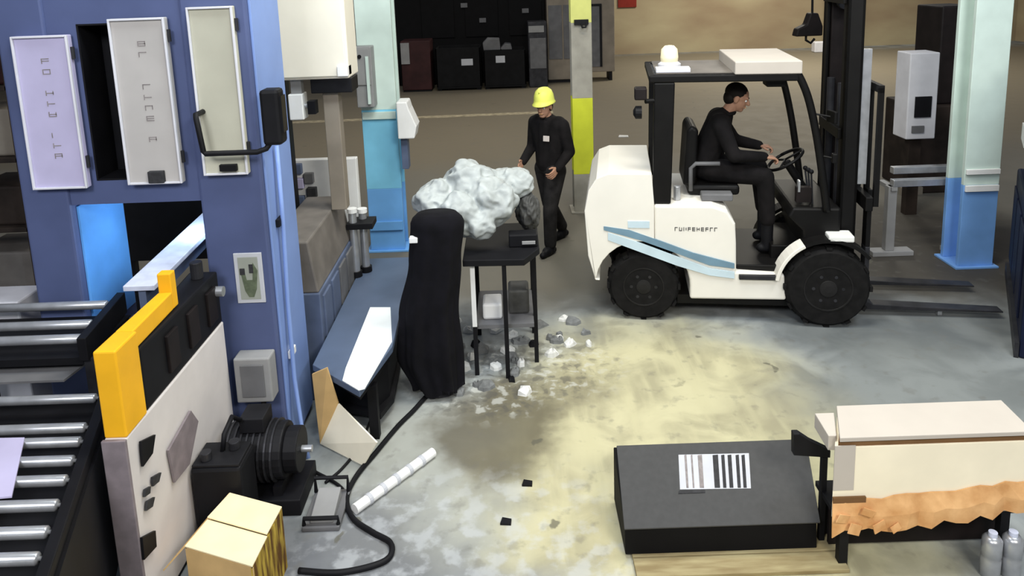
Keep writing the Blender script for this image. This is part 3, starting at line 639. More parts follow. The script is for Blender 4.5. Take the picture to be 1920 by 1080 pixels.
# ================================================================== MIDDLE: covered stand, table with white bags, scraps
def cloth_cover(name, c, prof, folds, amp, mat, parent, seed=1, nseg=96, rows=40):
    """draped cloth: prof = list of (z, rx, ry, dx, dy)"""
    vs, fs = [], []; rnd2 = random.Random(seed); ph = [rnd2.uniform(0, 6.28) for _ in range(4)]
    def at(z):
        for (z0, *a0), (z1, *a1) in zip(prof, prof[1:]):
            if z0 >= z >= z1:
                t = (z0-z)/(z0-z1+1e-9); t = t*t*(3-2*t); return [p+(q-p)*t for p, q in zip(a0, a1)]
        return prof[-1][1:]
    ztop, zb = prof[0][0], prof[-1][0]
    for j in range(rows+1):
        z = ztop + (zb-ztop)*j/rows; rx, ry, dx, dy = at(z); k = (j/rows)**.8
        for i in range(nseg):
            t = 2*math.pi*i/nseg
            q = 1 + amp*k*(math.sin(folds*t+ph[0]) + .5*math.sin((folds*2+1)*t+ph[1]+2*k) + .4*math.sin(3*t+ph[2]+3*k))
            hem = .03*math.sin(5*t+ph[3]) if j == rows else 0
            vs.append((c[0]+dx+rx*q*math.cos(t), c[1]+dy+ry*q*math.sin(t), z + (hem+.03 if j == rows else 0)))
    for j in range(rows): fs += [(j*nseg+i, (j+1)*nseg+i, (j+1)*nseg+(i+1) % nseg, j*nseg+(i+1) % nseg) for i in range(nseg)]
    fs.append(tuple(range(nseg)))
    return MB().add(vs, fs).build(name, mat, parent, smooth=True)
cs = thing('covered_stand', 'tall stand under a black cloth cover left of the white film heap', 'stand', (-.62, 5.05, 0))
cloth_cover('black_cover', (-.62, 5.05), [(1.34, .14, .10, .06, .05), (1.29, .19, .14, .06, .04), (1.0, .18, .14, .03, .02), (.6, .20, .15, -.03, 0), (.3, .22, .16, -.03, -.02), (.03, .17, .14, .02, -.04)], 6, .11, 'cloth_black', cs, 4)
MB().cyl((-.60, 5.07, 0.02), (-.60, 5.07, 1.3), .025).build('pole', 'dark_steel', cs); MB().lathe([(.02, .05), (.13, .03), (.14, 0.0)], (-.60, 5.07, 0), 'z').build('base', 'dark_steel', cs)
p = Q(776, 450, 5.0); MB().box(p.x-.03, p.x+.03, p.y-.03, p.y+.03, p.z-.015, p.z+.025).build('clip', 'white_plastic', cs, bevel=.006)

tb = thing('work_stand', 'black legged stand carrying the heap of white film', 'table', (-.1, 5.5, 0))
MB().prism([(-.40, 5.16), (.05, 5.14), (.17, 5.36), (.17, 5.95), (-.40, 5.95)], .90, .95).build('top', 'black', tb, bevel=.005)
for x, y in ((-.335, 5.24), (-.10, 5.18), (.125, 5.40), (-.34, 5.88), (.12, 5.88)):
    MB().box(x-.016, x+.016, y-.016, y+.016, 0, .90).build('leg', 'black', tb)
MB().box(-.352, -.318, 5.215, 5.225, .40, .94).build('leg_sleeve', 'white_plastic', tb)
MB().box(-.33, .11, 5.26, 5.88, .36, .39).build('lower_shelf', 'grey_mid', tb)
for x0, y0, sx, sy, hh, mat, lab in ((-.28, 5.34, .15, .2, .13, 'white_plastic', 'small white box on the lower shelf of black stand'), (-.08, 5.42, .16, .2, .2, 'bag_grey', 'dark grey lump on the lower shelf of black stand'),):
    tag(MB().box(x0, x0+sx, y0, y0+sy, .39, .39+hh).build('shelf_box', mat, None, bevel=.02), lab, 'box')
tag(MB().box(-.06, .16, 5.38, 5.5, .95, 1.05).build('black_tray', 'black', None, bevel=.01), 'black tray at the right front of the black stand', 'tray')
m = MB().box(.04, .14, 5.36, 5.379, .98, 1.0).build('tray_label', 'grey_box', bpy.data.objects['black_tray'])

def lump(name, label, c, r, mat, seed, cat='bag', group=None, base=None):
    bm = bmesh.new(); bmesh.ops.create_icosphere(bm, subdivisions=5, radius=1.0)
    o3 = Vector((seed*7.3, seed*3.1, seed*1.7))
    for v in bm.verts:
        n_ = v.co.normalized()
        k = 1 + .30*noise.noise(n_*1.6+o3) + .13*(1-2*abs(noise.noise(n_*2.6+o3))) - .04 + .045*(1-2*abs(noise.noise(n_*6+o3)))
        v.co = Vector((n_.x*r[0], n_.y*r[1], n_.z*r[2]))*k
        if base is not None and v.co.z + c[2] < base + .012: v.co.z = base - c[2] + .004*(1+noise.noise(n_*5))
    me = bpy.data.meshes.new(name); bm.to_mesh(me); bm.free(); me.materials.append(MATS[mat])
    me.polygons.foreach_set('use_smooth', [True]*len(me.polygons))
    o = bpy.data.objects.new(name, me); COL.objects.link(o); o.location = c; return tag(o, label, cat, group)
heap = MB()
for u, v, y, r, sd in ((820, 375, 5.62, (.17, .20, .15), 1), (862, 400, 5.44, (.15, .16, .16), 2), (880, 345, 5.72, (.20, .20, .18), 3), (925, 378, 5.52, (.17, .18, .17), 4), (960, 345, 5.80, (.17, .17, .12), 5), (900, 418, 5.38, (.12, .12, .12), 6)):
    p = Q(u, v, y); t_ = lump('tmp', 'x', p, r, 'film_white', sd, base=.952)
    heap.add([Vector(q_.co)+p for q_ in t_.data.vertices], [tuple(q_.vertices) for q_ in t_.data.polygons]); bpy.data.objects.remove(t_)
hp = fuse(heap.build('film_heap', 'film_white'), .011, 1); tag(hp, 'heap of crumpled white plastic film piled on the black stand', 'plastic film')
p = Q(990, 395, 5.74); lump('grey_bag', 'dark grey bag bulging at the right of the white film heap', p, (.085, .13, .15), 'bag_grey', 9, base=.95)

rnd = random.Random(11)
spots = [(838, 700, 34, 0), (868, 690, 26, 0), (905, 655, 30, 1), (930, 615, 36, 0), (912, 725, 26, 1), (860, 735, 22, 1), (955, 660, 26, 0), (975, 640, 30, 1), (1010, 610, 28, 1), (1045, 640, 26, 1), (1075, 605, 30, 1), (1098, 625, 16, 1), (1060, 600, 20, 0), (930, 690, 20, 0), (985, 735, 24, 0), (880, 620, 24, 0), (965, 700, 22, 1), (1035, 665, 22, 0)]
for _ in range(26):
    spots.append((rnd.uniform(835, 1110), rnd.uniform(590, 735), rnd.uniform(10, 22), rnd.choice((0, 0, 1, 1, 2))))
spots = [q_ for q_ in spots if not (q_[0] > 1010 and q_[1] > 670)]
for k, (u, v, s, dk) in enumerate(spots):
    p = G(u, v); sc = s/250/2*1.3
    n = 8; rim = [(math.cos(2*math.pi*i/n+.3)*sc*rnd.uniform(.6, 1.2), math.sin(2*math.pi*i/n+.3)*sc*1.1*rnd.uniform(.6, 1.2), rnd.uniform(.002, .03)) for i in range(n)]
    vs = [(x, y, .0) for x, y, z in rim] + [(x*.9, y*.9, z+.008) for x, y, z in rim] + [(x*.4, y*.4, rnd.uniform(.02, .055)) for x, y, z in rim]
    fs = [tuple(range(n))[::-1], tuple(range(2*n, 3*n))] + [(i, (i+1) % n, n+(i+1) % n, n+i) for i in range(n)] + [(n+i, n+(i+1) % n, 2*n+(i+1) % n, 2*n+i) for i in range(n)]
    o = MB().add(vs, fs).build('floor_scrap', ('scrap_white', 'scrap_grey', 'black')[dk]); o.location = p; o.rotation_euler.z = rnd.uniform(0, 3)
    kind_ = ('crumpled white scrap', 'crumpled grey scrap', 'small black scrap')[dk]
    where = 'on the floor beside the black cover' if u < 890 else ('on the floor among the black stand legs' if u < 1008 else 'on the floor between black stand and forklift')
    tag(o, kind_ + ' ' + where, 'scrap', kind_.split(' ', 1)[1] + 's ' + where)
for u, v, lab in ((988, 908, 'small black scrap alone on the pale floor in mid picture'), (948, 980, 'small black scrap on the floor near the bottom edge'), (1168, 256, 'white paper scrap on the dim floor behind the forklift')):
    p = G(u, v); sc = .03 if v > 300 else .09
    tag(MB().prism([(p.x-sc, p.y-sc*.6), (p.x+sc, p.y-sc*.8), (p.x+sc*1.1, p.y+sc*.5), (p.x-sc*.6, p.y+sc)], 0, .012).build('paper_scrap', 'scrap_white' if v < 300 else 'black'), lab, 'scrap')

# ================================================================== FORKLIFT
FH = R(-8.2)
fk = thing('forklift', 'white counterbalance forklift with blue stripe and black mast', 'forklift', (1.1405, 6.5518, 0), FH)
OFF[fk.name] = Vector((0, 0, 0))
def arc(cx_, cz, r, a0, a1, n=10): return [(cx_+r*math.cos(R(a0+(a1-a0)*i/n)), cz+r*math.sin(R(a0+(a1-a0)*i/n))) for i in range(n+1)]
W = .53
cwp = [(-.36, .36), (-.40, .36), (-.46, .58), (-.485, .98), (-.45, 1.16), (-.38, 1.27), (-.28, 1.31), (.08, 1.31), (.10, 1.04), (.10, .72)] + arc(0, .32, .40, 72, 172, 8)
MB().prism(cwp, -W, W, 'y').build('counterweight', 'truck_white', fk, bevel=.035, seg=3)
hdp = [(.10, 1.035), (.58, 1.035), (.70, .99), (.765, .88), (.775, .70), (.78, .46), (1.17, .44), (1.19, .215), (.40, .205), (.40, .32)] + arc(0, .32, .40, 8, 75, 6)
MB().prism(hdp, -.52, .52, 'y').build('hood', 'truck_white', fk, bevel=.02, seg=3)
MB().box(.30, 1.25, -.44, .44, .13, .21).build('underframe', 'truck_black', fk)
MB().box(1.10, 1.72, -.30, .30, .16, .62).build('front_frame', 'truck_black', fk, bevel=.01)
MB().box(-.12, .14, -.30, .30, .24, .50).build('rear_axle', 'truck_black', fk, bevel=.01)
MB().box(-.30, .12, -.51, -.50, .36, .70).build('wheel_well', 'truck_black', fk) if False else None
MB().box(.782, 1.45, -.46, .46, .445, .50).build('floor_plate', 'truck_black', fk, bevel=.008)
MB().prism([(1.36, .50), (1.62, .50), (1.62, 1.0), (1.24, 1.0), (1.20, .92), (1.32, .80)], -.44, .44, 'y').build('cowl', 'truck_black', fk, bevel=.02)
for s in (-1, 1):
    fe = MB(); o_, i_ = arc(1.51, .345, .425, 172, 118, 8), arc(1.51, .345, .395, 172, 118, 8)
    fe.prism(o_ + i_[::-1], s*.40, s*.565, 'y'); fe.build('front_fender', 'truck_white' if s < 0 else 'truck_black', fk, bevel=.006)
    o_, i_ = arc(1.51, .345, .425, 118, 40, 8), arc(1.51, .345, .395, 118, 40, 8)
    MB().prism(o_ + i_[::-1], s*.40, s*.56, 'y').build('rear_mudguard', 'truck_black', fk)
    MB().box(1.50, 1.70, s*.40, s*.56, .745, .80).build('fender_lamp', 'lamp_glass', fk, bevel=.012)
    MB().box(.80, 1.12, s*.40, s*.545, .40, .44).build('step', 'dark_steel', fk, bevel=.004)
def wheel(x, y0, y1, r, nm):
    c = (x, 0, r); yo, yi = (y0, y1)
    wv = MB(); d = y1-y0
    wv.lathe([(r*.55, yo), (r*.9, yo), (r*.97, yo+.03*(1 if d > 0 else -1)), (r, yo+.06*(1 if d > 0 else -1)), (r, yi-.05*(1 if d > 0 else -1)), (r*.93, yi), (r*.55, yi)], c, 'y', 32)
    t = wv.build(nm, 'rubber', fk, smooth=False)
    sg_ = 1 if d > 0 else -1
    MB().lathe([(.03, yo-.01*sg_), (r*.2, yo-.005*sg_), (r*.24, yo+.02*sg_), (r*.48, yo+.035*sg_), (r*.54, yo-.004*sg_), (r*.57, yo-.004*sg_), (r*.57, yi), (.03, yi)], c, 'y', 28).build('rim', 'rim', t)
    for k in range(6):
        a_ = k*math.pi/3; px_, pz_ = x+math.cos(a_)*r*.34, r+math.sin(a_)*r*.34
        MB().cyl((px_, yo+.03*sg_, pz_), (px_, yo-.002*sg_, pz_), .014, n=8).build('wheel_nut', 'dark_steel', t)
    tr = MB()
    for k in range(24):
        a_ = 2*math.pi*k/24; ca, sa = math.cos(a_), math.sin(a_)
        tr.obox((x+ca*r*.985, (yo+yi)/2+.035*(1 if k % 2 else -1), r+sa*r*.985), (.022, abs(d)*.55, .045), (0, -a_, 0))
    tr.build('tread_lugs', 'rubber', t); tag(bpy.data.objects[t.name].children[-1], kind='stuff')
for s in (-1, 1):
    wheel(1.51, s*.565, s*.36, .345, 'front_wheel'); wheel(0.01, s*.52, s*.33, .305, 'rear_wheel')
# stripes and print on both sides
def P2(u, v):                                               # photo point on the truck's near side
    d = ray(u, v); ey = Vector((-math.sin(FH), math.cos(FH), 0)); ex = Vector((math.cos(FH), math.sin(FH), 0)); o0 = Vector((1.1405, 6.5518, 0))
    t = ((o0 + ey*-.53 - Vector((0, 0, CAMZ))).dot(ey))/d.dot(ey); p_ = Vector((0, 0, CAMZ)) + d*t - o0
    return (p_.dot(ex), p_.z)
for s in (-1, 1):
    y0 = s*.522; y1 = s*.536
    up = [(1132, 424), (1180, 431), (1240, 452), (1300, 474), (1377, 494), (1377, 503), (1330, 497), (1270, 475), (1200, 450), (1132, 431)]
    lo = [(1140, 436), (1200, 455), (1270, 481), (1330, 503), (1377, 510), (1377, 522), (1330, 516), (1270, 498), (1205, 474), (1140, 450)]
    MB().prism([P2(*p_) for p_ in up], y0, y1, 'y').build('side_stripe', 'stripe_dark', fk)
    MB().prism([P2(*p_) for p_ in lo], y0, y1, 'y').build('side_stripe', 'stripe_blue', fk)
    rr_ = random.Random(5); x_ = .27
    while x_ < .60:
        m = MB()
        for (a0, a1, c0, c1) in strokes(x_, .815, .032, .024, rr_): m.box(a0, a1, *(sorted((s*.518, s*.523))), c0, c1)
        m.build('printed_character', 'ink_dark', fk); x_ += .036
    MB().box(-.12, .06, *sorted((s*.53, s*.536)), .84, .90).build('rear_badge', 'stripe_blue', fk)
# overhead guard
for s in (-1, 1):
    MB().prism([(.09, 1.04), (.24, 1.04), (.27, 2.07), (.10, 2.07)], s*.42, s*.49, 'y').build('rear_pillar', 'truck_black', fk, bevel=.012)
    MB().tube(smooth_path([Vector(q_) for q_ in ((1.50, s*.46, .98), (1.46, s*.46, 1.25), (1.40, s*.46, 1.6), (1.33, s*.46, 1.90), (1.26, s*.46, 2.08), (1.19, s*.46, 2.19))]), .032, 10).build('front_pillar', 'truck_black', fk, smooth=True)
    MB().box(.06, 1.24, s*.43, s*.49, 2.07, 2.13).build('roof_rail', 'truck_black', fk, bevel=.01)
for x in (.06, 1.19): MB().box(x, x+.05, -.43, .43, 2.075, 2.125).build('roof_cross_bar', 'truck_black', fk, bevel=.008)
for k in range(7): y = -.36+k*.12; MB().box(.11, 1.19, y-.012, y+.012, 2.085, 2.115).build('roof_bar', 'grey_mid', fk)
MB().box(.12, .74, -.42, .42, 2.131, 2.142).build('roof_sheet', 'grey_brown', fk, bevel=.003)
MB().box(.74, 1.26, -.505, .46, 2.131, 2.235).build('roof_panel', 'carton_white', fk, bevel=.008)
bn = MB().lathe([(.10, 2.142), (.10, 2.16), (.075, 2.18)], (.26, .05, 0)).build('beacon_base', 'panel_edge', fk)
MB().lathe([(.074, 2.18), (.078, 2.22), (.07, 2.29), (.04, 2.32), (.005, 2.325)], (.26, .05, 0)).build('beacon_lens', 'beacon_amber', bn, smooth=True)
MB().box(.12, .40, -.42, -.28, 2.142, 2.18).build('lamp_bar', 'panel_edge', fk, bevel=.006)
ml = MB().cyl((.03, -.50, 1.92), (.10, -.47, 1.92), .02).build('work_lamp_arm', 'truck_black', fk)
MB().box(-.06, .04, -.57, -.45, 1.94, 2.04).build('work_lamp', 'black_brown', ml, bevel=.012); MB().lathe([(.02, -.07), (.055, -.05), (.055, .0)], (.0, -.51, 1.83), 'x', 16).build('horn', 'black', ml)
MB().obox((1.50, -.5, 1.78), (.03, .12, .10), (0, 0, .3)).build('mirror', 'truck_black', fk, bevel=.008); MB().cyl((1.36, -.46, 1.80), (1.49, -.5, 1.78), .008).build('mirror_arm', 'truck_black', fk)
MB().obox((1.53, -.5, 1.44), (.04, .05, .08), (0, 0, 0)).build('side_lamp', 'truck_black', fk, bevel=.008); MB().cyl((1.43, -.46, 1.45), (1.52, -.5, 1.44), .008).build('lamp_arm', 'truck_black', fk)
MB().box(1.02, 1.18, -.34, -.16, 2.0, 2.07).build('head_lamp', 'truck_black', fk, bevel=.01)
# seat, wheel, levers
st = MB().box(.40, .84, -.24, .24, 1.04, 1.13).build('seat_cushion', 'truck_black', fk, bevel=.03, seg=3)
MB().prism([(.36, 1.12), (.47, 1.12), (.49, 1.62), (.43, 1.66), (.39, 1.62)], -.23, .23, 'y').build('seat_backrest', 'truck_black', fk, bevel=.03, seg=3)
MB().tube([(.42, -.30, 1.10), (.42, -.30, 1.30), (.46, -.30, 1.34), (.66, -.30, 1.34)], .018).build('armrest', 'grey_mid', fk, smooth=True)
MB().box(.50, .76, -.40, -.28, 1.036, 1.10).build('side_console', 'grey_mid', fk, bevel=.012)
MB().cyl((.30, -.36, 1.036), (.30, -.36, 1.16), .03).build('filler_cap', 'steel', fk, bevel=.004)
MB().cyl((1.46, 0, .98), (1.27, 0, 1.28), .035).build('steering_column', 'truck_black', fk)
sw = MB(); ctr = Vector((1.26, 0, 1.30)); nrm = Vector((-.53, 0, .85)).normalized(); e1 = Vector((0, 1, 0)); e2 = nrm.cross(e1)
sw.tube([ctr + (e1*math.cos(2*math.pi*k/28) + e2*math.sin(2*math.pi*k/28))*.165 for k in range(29)], .014)
for k in range(3): a_ = 2*math.pi*k/3+.5; sw.cyl(ctr, ctr + (e1*math.cos(a_) + e2*math.sin(a_))*.16, .01, n=8)
sw.build('steering_wheel', 'truck_black', fk, smooth=True)
for k in range(3): l_ = MB().cyl((1.42, -.20-k*.06, 1.0), (1.38+.01*k, -.21-k*.06, 1.26), .008, n=8).build('lever', 'dark_steel', fk); MB().ball((1.38+.01*k, -.21-k*.06, 1.28), .02).build('lever_knob', 'black', l_, smooth=True)
MB().obox((1.30, -.34, 1.16), (.02, .05, .10), (0, 0, 0)).build('gauge', 'steel', fk, bevel=.004)
MB().box(1.28, 1.40, -.36, -.30, 1.02, 1.15).build('gauge_post', 'black_brown', fk)
# mast
ms = []
for s in (-1, 1):
    m = MB(); m.box(1.63, 1.76, s*.30, s*.36, .08, 2.75); m.box(1.63, 1.655, s*.24, s*.36, .08, 2.75); m.box(1.735, 1.76, s*.24, s*.36, .08, 2.75); m.build('outer_mast', 'truck_black', fk, bevel=.004)
    MB().box(1.66, 1.77, s*.20, s*.245, .14, 2.80).build('inner_mast', 'black_brown', fk, bevel=.004)
    MB().cyl((1.66, s*.16, .25), (1.66, s*.16, 2.0), .032).build('lift_cylinder', 'dark_steel', fk)
    m = MB(); z = .75
    while z < 2.62: m.box(1.775, 1.80, s*.13-.022, s*.13+.022, z, z+.035); z += .045
    m.build('lift_chain', 'steel', fk); tag(bpy.data.objects[fk.children[-1].name], kind='stuff') if False else None
    MB().box(1.762, 1.83, s*.30, s*.345, 1.18, 2.3).build('chrome_guide', 'steel', fk)
    MB().cyl((1.45, s*.30, .60), (1.62, s*.30, .52), .04).build('tilt_cylinder', 'dark_steel', fk)
for z in (.35, 1.55, 2.66): MB().box(1.605, 1.70, -.30, .30, z, z+.09).build('mast_cross_member', 'truck_black', fk, bevel=.006)
for s in (-1, 1): MB().cyl((1.74, s*.13-.03, 2.66), (1.74, s*.13+.03, 2.66), .065, n=18).build('chain_pulley', 'dark_steel', fk)
for z in (.34, .98): MB().box(1.80, 1.86, -.46, .46, z, z+.12).build('carriage_bar', 'truck_black', fk, bevel=.008)
MB().box(1.765, 1.80, -.20, .20, .3, 1.12).build('carriage_plate', 'black_brown', fk, bevel=.006)
for y in (-.46, -.23, 0, .23, .43): MB().box(1.86, 1.90, y, y+.04, 1.02, 2.0).build('backrest_bar', 'truck_black', fk)
MB().box(1.86, 1.90, -.46, .47, 1.96, 2.02).build('backrest_top', 'truck_black', fk)
for s in (-1, 1):
    MB().prism([(1.862, .06), (2.98, .06), (2.98, .072), (1.95, .105), (1.90, .13), (1.90, .62), (1.862, .62)], s*.26-.055, s*.26+.055, 'y').build('fork', 'dark_steel', fk, bevel=.004)
    MB().box(1.862, 1.90, s*.26-.05, s*.26+.05, .62, 1.12).build('fork_hanger', 'truck_black', fk, bevel=.004)

# ================================================================== PEOPLE
def hand(m, wrist, d, n, up_side, curl=35, s=1.0):
    """palm and five fingers: d along the hand, n out of the back of the hand, up_side where the thumb leaves"""
    d = Vector(d).normalized(); n = Vector(n); n = (n-d*n.dot(d)).normalized(); t = Vector(up_side); t = (t-d*t.dot(d)-n*t.dot(n)).normalized(); wr = Vector(wrist)
    for k in range(4):
        o = (1.5-k)*.021*s; m.cap(wr+t*o*.65+d*.01, .015*s, wr+d*.085*s+t*o, .0125*s)
    for k, L in enumerate((.072, .080, .075, .058)):
        o = (1.5-k)*.0225*s; p = wr+d*.088*s+t*o; a = R(curl*.6); r = .0098*s
        for seg in (.46, .30, .24):
            q = p + (d*math.cos(a) - n*math.sin(a) + t*(1.5-k)*.05).normalized()*L*seg*s; m.cap(p, r, q, r*.93); p = q; r *= .93; a += R(curl)
    p = wr + d*.025*s + t*.03*s; q = p + (d*.6+t*.75-n*.25).normalized()*.04*s; m.cap(p, .0145*s, q, .0115*s); m.cap(q, .0115*s, q + (d*.85+t*.3-n*.35).normalized()*.032*s, .0095*s)
def person(name, label, loc, rotz, J, voxel, helmet=False, mats=None, parent_rot=None):
    P = thing(name, label, 'person', loc, rotz); OFF[P.name] = Vector((0, 0, 0))
    V = lambda k: Vector(J[k])
    body = MB()
    hc = V('head'); hd = V('gaze').normalized(); hs = Vector((0, 0, 1)).cross(hd).normalized(); hu = hd.cross(hs)
    hm = Matrix((hd, hs, hu)).transposed()
    H = lambda a, b, c: hc + hm @ Vector((a, b, c))
    body.ball(H(-.008, 0, .03), (.098, .076, .092), 18, 12, hm); body.ball(H(.022, 0, -.035), (.070, .062, .082), 16, 10, hm); body.ball(H(.055, 0, -.085), (.03, .036, .028), 12, 8, hm)
    body.cap(H(.088, 0, .012), .010, H(.108, 0, -.022), .016); body.cap(H(.080, -.045, .028), .012, H(.080, .045, .028), .012)
    body.cap(H(.086, -.018, -.058), .009, H(.086, .018, -.058), .009)
    for s in (-1, 1): body.ball(H(-.005, s*.078, -.005), (.022, .010, .034), 10, 8, hm)
    body.limb([(H(-.015, 0, -.06), .055), (V('neck'), .057)])
    ch = (V('sho_l')+V('sho_r'))/2; pv = V('pelvis'); mid = ch*.45+pv*.55
    body.limb([(V('neck'), .06), (ch, .09), (mid, .11), (pv, .12)])
    for s in 'lr':
        body.limb([(ch, .075), (V('sho_'+s), .058), (V('elb_'+s), .043), (V('wri_'+s), .029)])
        body.limb([(pv, .10), (V('hip_'+s), .09), (V('kne_'+s), .055), (V('ank_'+s), .042)])
        dd = V('wri_'+s)-V('elb_'+s); hand(body, J['wri_'+s], J.get('hd_'+s, dd), J['hn_'+s], J['ht_'+s], J.get('curl', 35))
    b = fuse(body.build('body', 'skin', P, world=False), voxel, 2)
    j = MB(); k1 = ch*.85+pv*.15
    j.limb([(V('neck')*.6+ch*.4, .085), (ch, .115), (mid, .135), (pv+Vector((0, 0, .02)), .148)])
    side = (V('sho_l')-V('sho_r')).normalized()
    for s, sg_ in (('l', 1), ('r', -1)):
        j.limb([(ch, .11), (V('sho_'+s), .078), (V('elb_'+s), .060), (V('wri_'+s), .046)])
        j.limb([(V('sho_'+s)*.7+ch*.3, .10), (mid+side*sg_*.06, .115), (pv+side*sg_*.05+Vector((0, 0, .0)), .12)])
    fuse(j.build('jacket', mats[0], P, world=False), .012, 4)
    m = MB().tube([V('neck') + (Vector((math.cos(t_*.5236), math.sin(t_*.5236), .12*math.cos(t_*.5236))))*.068 for t_ in range(13)], .018); m.build('collar', mats[0], P, smooth=True, world=False)
    t = MB(); t.limb([(pv+Vector((0, 0, .04)), .135), (pv, .138)])
    for s in 'lr': t.limb([(pv*.5+V('hip_'+s)*.5, .125), (V('hip_'+s), .115), (V('kne_'+s), .078), (V('ank_'+s)+(V('kne_'+s)-V('ank_'+s))*.06, .068)])
    fuse(t.build('trousers', mats[1], P, world=False), .012, 4)
    for s in 'lr':
        an = V('ank_'+s); fd = Vector(J['foot_'+s]).normalized(); up = Vector((0, 0, 1)); so = an.z - J.get('sole', 0)
        bo = MB(); bo.cap(an, .052, an-up*(so-.05), .05); bo.cap(an-up*(so-.042)-fd*.05, .042, an-up*(so-.036)+fd*.15, .036); bo.ball(an-up*(so-.055)+fd*.06, (.07, .05, .05))
        bt_ = fuse(bo.build('boot', 'black', P, world=False), .011, 3)
    for s in (-1, 1):
        e = MB().ball(H(.074, s*.031, .003), .0115, 10, 8).build('eye', 'white_plastic', P, smooth=True, world=False); MB().ball(H(.0815, s*.031, .003), .0062, 8, 6).build('iris', 'black', e, smooth=True, world=False)
        MB().cap(H(.094, s*.016, .030), .004, H(.085, s*.048, .028), .003, 8).build('eyebrow', 'hair', P, smooth=True, world=False)
    MB().cap(H(.095, -.02, -.058), .0035, H(.095, .02, -.058), .0035, 8).build('lips', 'cardboard_torn', P, smooth=True, world=False)
    hr = MB(); hr.ball(H(-.022, 0, .045), (.100, .083, .090), 20, 12, hm); hr.ball(H(-.055, 0, -.01), (.062, .074, .075), 16, 10, hm)
    hr.build('hair', 'hair', P, smooth=True, world=False)
    if helmet:
        m = MB(); vs = []; n_ = 28
        prof = [(1.28, -.012), (1.06, .0), (1.03, .03), (.98, .07), (.82, .115), (.5, .145), (.12, .155)]
        for r_, z_ in prof:
            for i in range(n_):
                a_ = 2*math.pi*i/n_; ex_ = 1.22 if (math.cos(a_) > .5 and r_ > 1.2) else 1.0
                vs.append(H(-.01+math.cos(a_)*.122*r_*ex_*(.93 if r_ > 1.2 else 1), math.sin(a_)*.102*r_*(.9 if r_ > 1.2 else 1), .052+z_))
        fs = [tuple(range((len(prof)-1)*n_, len(prof)*n_))]
        for q_ in range(len(prof)-1): fs += [(q_*n_+i, q_*n_+(i+1) % n_, (q_+1)*n_+(i+1) % n_, (q_+1)*n_+i) for i in range(n_)]
        ho = m.add(vs, fs).build('hard_hat', 'helmet_yellow', P, smooth=True, world=False)
        so_ = ho.modifiers.new('shell', 'SOLIDIFY'); so_.thickness = .006
        MB().cap(H(-.11, 0, .175), .010, H(.09, 0, .175), .010).build('hat_ridge', 'helmet_yellow', ho, smooth=True, world=False)
    return P
# worker walking in a yellow hard hat
wl = person('person', 'person in yellow hard hat and dark clothes walking by the yellow banded column', (G(1034, 466).x, G(1034, 466).y, 0), R(228), dict(
    head=(.06, 0, 1.60), gaze=(1, .25, -.12), neck=(.01, 0, 1.46), sho_l=(0, .19, 1.40), sho_r=(-.01, -.19, 1.40), pelvis=(-.02, 0, .95), hip_l=(0, .09, .90), hip_r=(-.03, -.09, .90),
    kne_l=(.13, .10, .50), kne_r=(-.10, -.10, .48), ank_l=(.14, .10, .10), ank_r=(-.34, -.11, .13), foot_l=(1, .1, 0), foot_r=(1, -.1, -.15),
    elb_l=(-.04, .25, 1.12), elb_r=(-.02, -.25, 1.12), wri_l=(.16, .24, .98), wri_r=(.20, -.20, 1.00), hn_l=(0, 1, 0), hn_r=(0, -1, 0), ht_l=(0, 0, 1), ht_r=(0, 0, 1), curl=35), .0055, True, ('cloth_dark', 'cloth_grey'))
MB().obox((.125, .07, 1.27), (.012, .07, .06), (0, -.1, .25)).build('badge', 'badge', wl, world=False, bevel=.004)
# forklift driver, seated and leaning to the wheel
dr_loc = Vector((1.1405, 6.5518, 0))
dv = person('person', 'person in dark clothes seated at the wheel of the forklift', dr_loc, FH, dict(
    head=(.84, 0, 1.855), gaze=(1, -.15, -.35), neck=(.75, 0, 1.72), sho_l=(.70, .19, 1.65), sho_r=(.68, -.19, 1.65), pelvis=(.56, 0, 1.255), hip_l=(.62, .10, 1.235), hip_r=(.62, -.10, 1.235),
    kne_l=(1.06, .14, 1.20), kne_r=(1.06, -.17, 1.19), ank_l=(1.11, .14, .80), ank_r=(1.09, -.17, .78), foot_l=(1, 0, 0), foot_r=(1, 0, 0), sole=.505,
    elb_l=(.86, .25, 1.42), elb_r=(.78, -.27, 1.40), wri_l=(1.06, .17, 1.39), wri_r=(1.04, -.18, 1.37), hd_l=(1, -.1, -.1), hd_r=(1, .1, -.1), hn_l=(.3, 0, 1), hn_r=(.3, 0, 1), ht_l=(0, -1, 0), ht_r=(0, 1, 0), curl=50), .0055, False, ('cloth_dark', 'cloth_dark'))

# ================================================================== RIGHT SIDE
rt = thing('rail_table', 'steel table of two pale rails behind the forklift forks', 'table', (3.8, 7.4, 0))
for (v, y) in ((318, 7.5), (342, 7.3)):
    p0, p1 = Q(1672, v, y), Q(1800, v-4, y); z = p0.z
    MB().box(p0.x, p1.x+.12, y-.04, y+.04, z-.04, z+.03).build('rail', 'steel', rt, bevel=.005)
p0 = Q(1660, 350, 7.35); zt = Q(1672, 342, 7.3).z - .04
MB().box(p0.x+.0, p0.x+.09, 7.28, 7.36, .05, zt).build('leg', 'grey_box', rt, bevel=.005); MB().box(p0.x-.14, p0.x+.28, 7.25, 7.39, 0, .05).build('foot', 'grey_box', rt, bevel=.005)
p1 = Q(1800, 342, 7.35)
MB().box(p1.x+.0, p1.x+.08, 7.28, 7.36, .05, zt).build('leg', 'grey_box', rt, bevel=.005); MB().box(p1.x-.14, p1.x+.22, 7.25, 7.39, 0, .05).build('foot', 'grey_box', rt, bevel=.005)
